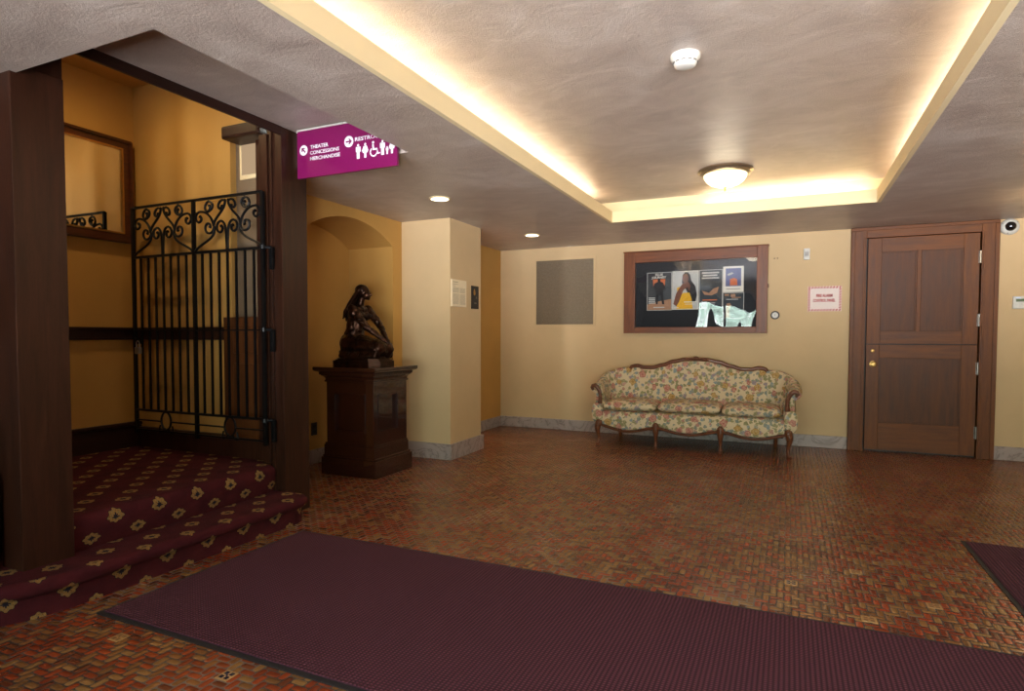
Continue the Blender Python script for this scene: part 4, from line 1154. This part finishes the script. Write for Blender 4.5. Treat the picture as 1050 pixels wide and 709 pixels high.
bm = BM(); prism(bm, [(5.65, 1.605), (5.672, 1.605), (5.672, 1.625), (5.655, 1.632), (5.648, 1.62)], 'x', -2.9915, -2.990); obj('white_mark', bm, GREYP, bp_, world=True); boxes('white_mark', [(-2.9915, -2.990, 5.61, 5.66, 1.552, 1.567)], GREYP, bp_)
# outlet in the niche
ou = thing('power_outlet', 'black power outlet low on the niche wall left of the pedestal', 'outlet', (NB, 4.45, .27))
obj('cover_plate', bxo(NB, NB+.007, 4.41, 4.485, .27, .39, bev=.002), BLACKP, ou, world=True)
boxes('socket', [(NB+.006, NB+.010, 4.43, 4.465, z-.014, z+.014) for z in (.305, .355)], BOARD, ou, .003)

# ================================================================== HANGING SIGN
hs = thing('wayfinding_sign', 'magenta hanging sign for theater, concessions, merchandise and restrooms beside the post', 'sign', (-2.62, 3.15, 2.6))
ys = 3.15
obj('panel', bxo(-3.022, -2.217, ys, ys+.018, 2.272, 2.582), MAGENTA, hs, world=True)
obj('ceiling_rail', bxo(-3.022, -2.212, ys-.004, ys+.022, 2.583, 2.593), WHITE, hs, world=True)
for tx, a_, b_, c_1, d_ in (('THEATER', -2.91, -2.757, 2.457, 2.481), ('CONCESSIONS', -2.911, -2.668, 2.419, 2.443), ('MERCHANDISE', -2.911, -2.661, 2.381, 2.405), ('RESTROOMS', -2.539, -2.29, 2.459, 2.484)):
    obj('lettering', text_bm(tx, a_, b_, c_1, d_, ys, .018, .001), WINK, hs, world=True)
def disc(bm, cx, cz, r_, y0=ys-.001, y1=ys+.001, n=28): prism(bm, ell(cx, cz, r_, r_, n), 'y', y0, y1)
dss = []
for q in ((-2.966, 2.455, .034), (-2.588, 2.464, .036)):
    bm = BM(); disc(bm, *q); dss.append(obj('arrow_disc', bm, WINK, hs, world=True))
def arrow(cx, cz, ang_, s):
    def R_(p): return (cx+s*(p[0]*math.cos(ang_)-p[1]*math.sin(ang_)), cz+s*(p[0]*math.sin(ang_)+p[1]*math.cos(ang_)))
    prism(bm, [R_(p) for p in ((-.9, -.2), (.5, -.2), (.5, .2), (-.9, .2))], 'y', ys-.002, ys)
    for q in (1, -1): prism(bm, [R_(p) for p in ((.95, 0), (.45, 0), (-.15, q*.66), (.25, q*.70), (.95, q*.04))], 'y', ys-.002, ys)
for q, ds in (((-2.966, 2.455, math.radians(135), .024), dss[0]), ((-2.588, 2.464, 0, .026), dss[1])):
    bm = BM(); arrow(*q); obj('arrow', bm, MAGENTA, ds, world=True)
def person(cx, z0, z1, skirt=False):
    h = z1-z0
    disc(bm, cx, z1-h*.09, h*.085)
    if skirt: prism(bm, [(cx-h*.13, z0+h*.80), (cx+h*.13, z0+h*.80), (cx+h*.27, z0+h*.46), (cx+h*.2, z0+h*.44), (cx+h*.2, z0+h*.34), (cx+h*.09, z0+h*.34), (cx+h*.09, z0), (cx-h*.09, z0), (cx-h*.09, z0+h*.34), (cx-h*.2, z0+h*.34), (cx-h*.2, z0+h*.44), (cx-h*.27, z0+h*.46)], 'y', ys-.001, ys+.001)
    else: prism(bm, [(cx-h*.2, z0+h*.80), (cx+h*.2, z0+h*.80), (cx+h*.2, z0+h*.46), (cx+h*.12, z0+h*.46), (cx+h*.12, z0), (cx-h*.12, z0), (cx-h*.12, z0+h*.46), (cx-h*.2, z0+h*.46)], 'y', ys-.001, ys+.001)
for q in ((-2.514, 2.347, 2.440), (-2.459, 2.347, 2.440, True), (-2.325, 2.349, 2.442), (-2.290, 2.349, 2.398), (-2.254, 2.349, 2.435, True)):
    bm = BM(); person(*q); obj('pictogram', bm, WINK, hs, world=True)
bm = BM()
disc(bm, -2.397, 2.434, .0085)
prism(bm, [(-2.404, 2.423), (-2.392, 2.423), (-2.390, 2.397), (-2.366, 2.397), (-2.355, 2.366), (-2.346, 2.370), (-2.343, 2.362), (-2.361, 2.357), (-2.374, 2.386), (-2.402, 2.386)], 'y', ys-.001, ys+.001)
n = 22; ro, ri = .030, .022
for k in range(n):
    a0, a1 = 2.2+k*4.6/n, 2.2+(k+1)*4.6/n
    prism(bm, [(-2.393+q*math.cos(a), 2.376+q*math.sin(a)) for q, a in ((ri, a0), (ro, a0), (ro, a1), (ri, a1))], 'y', ys-.001, ys+.001)
obj('pictogram', bm, WINK, hs, world=True)

# ================================================================== CEILING FIXTURES
cl = thing('ceiling_lamp', 'round flush ceiling lamp with lit opal glass bowl and metal rim', 'lamp', (-.50, 5.374, ZU))
bm = BM(); lathe(bm, [(.05, 0), (.215, 0), (.222, -.012), (.205, -.022), (.200, -.034), (.178, -.045), (.165, -.042)], (0, 0, 0), 48); obj('rim', bm, m_plain('brushed_nickel_rim', (168, 150, 124), .3, .9), cl, smooth=True)
bm = BM(); lathe(bm, [(.172, -.040), (.168, -.062), (.150, -.090), (.118, -.115), (.075, -.133), (.03, -.141), (.004, -.142)], (0, 0, 0), 40); obj('glass_bowl', bm, BOWL, cl, smooth='all')
bm = BM(); lathe(bm, [(.004, -.138), (.014, -.143), (.015, -.148), (.005, -.153), (.004, -.160), (.008, -.165), (.008, -.170), (.002, -.176)], (0, 0, 0), 16); obj('finial', bm, BRASS, cl, smooth=True)
sd2 = thing('smoke_detector', 'white round smoke detector on the raised ceiling', 'smoke detector', (-.484, 3.116, ZU))
bm = BM(); lathe(bm, [(.072, 0), (.072, -.014), (.064, -.022), (.060, -.030)], (0, 0, 0), 40); obj('mounting_plate', bm, WHITE, sd2, smooth=True)
bm = BM(); lathe(bm, [(.058, -.028), (.058, -.036), (.050, -.052), (.040, -.057), (.004, -.058)], (0, 0, 0), 40); hd_ = obj('sensor_head', bm, WHITE, sd2, smooth=True)
bm = BM()
for k in range(12):
    a = k*PI/6
    m_ = Matrix.Rotation(a, 4, 'Z'); b2 = BM(); box(b2, .0555, .0592, -.010, .010, -.040, -.034); b2.transform(m_); join(bm, b2)
obj('vent_slot', bm, GREYP, hd_)
for (x, y), lab in (((-2.654, 4.374), 'small recessed round ceiling downlight near the pillar and arched niche'), ((-2.657, 6.374), 'small recessed round ceiling downlight near the back wall vent')):
    dl = thing('downlight', lab, 'downlight', (x, y, ZC))
    bm = BM()
    n = 36
    lathe(bm, [(.074, .0), (.090, .0), (.090, -.006), (.074, -.008)], (0, 0, 0), 36); obj('trim_ring', bm, CREAMTRIM, dl, smooth=True)
    bm = BM(); lathe(bm, [(.004, -.0095), (.073, -.0095), (.073, -.004), (.004, -.004)], (0, 0, 0), 36); obj('lens', bm, DISC, dl)
    light('downlight_beam', 'SPOT', (x, y, ZC-.02), L_DOWN, (1.0, .80, .52), (0, 0, 0), .06, spot=math.radians(150), blend=.9)
# unseen lamp at right, without fixture, gives the ceiling its warm glow
light('bowl_glow', 'POINT', (-.50, 5.374, ZU-.22), 5, (1.0, .84, .6), size=.12)
light('right_lamp_glow', 'POINT', (2.0, 6.1, ZC-.17), 9, (1.0, .76, .42), size=.08)
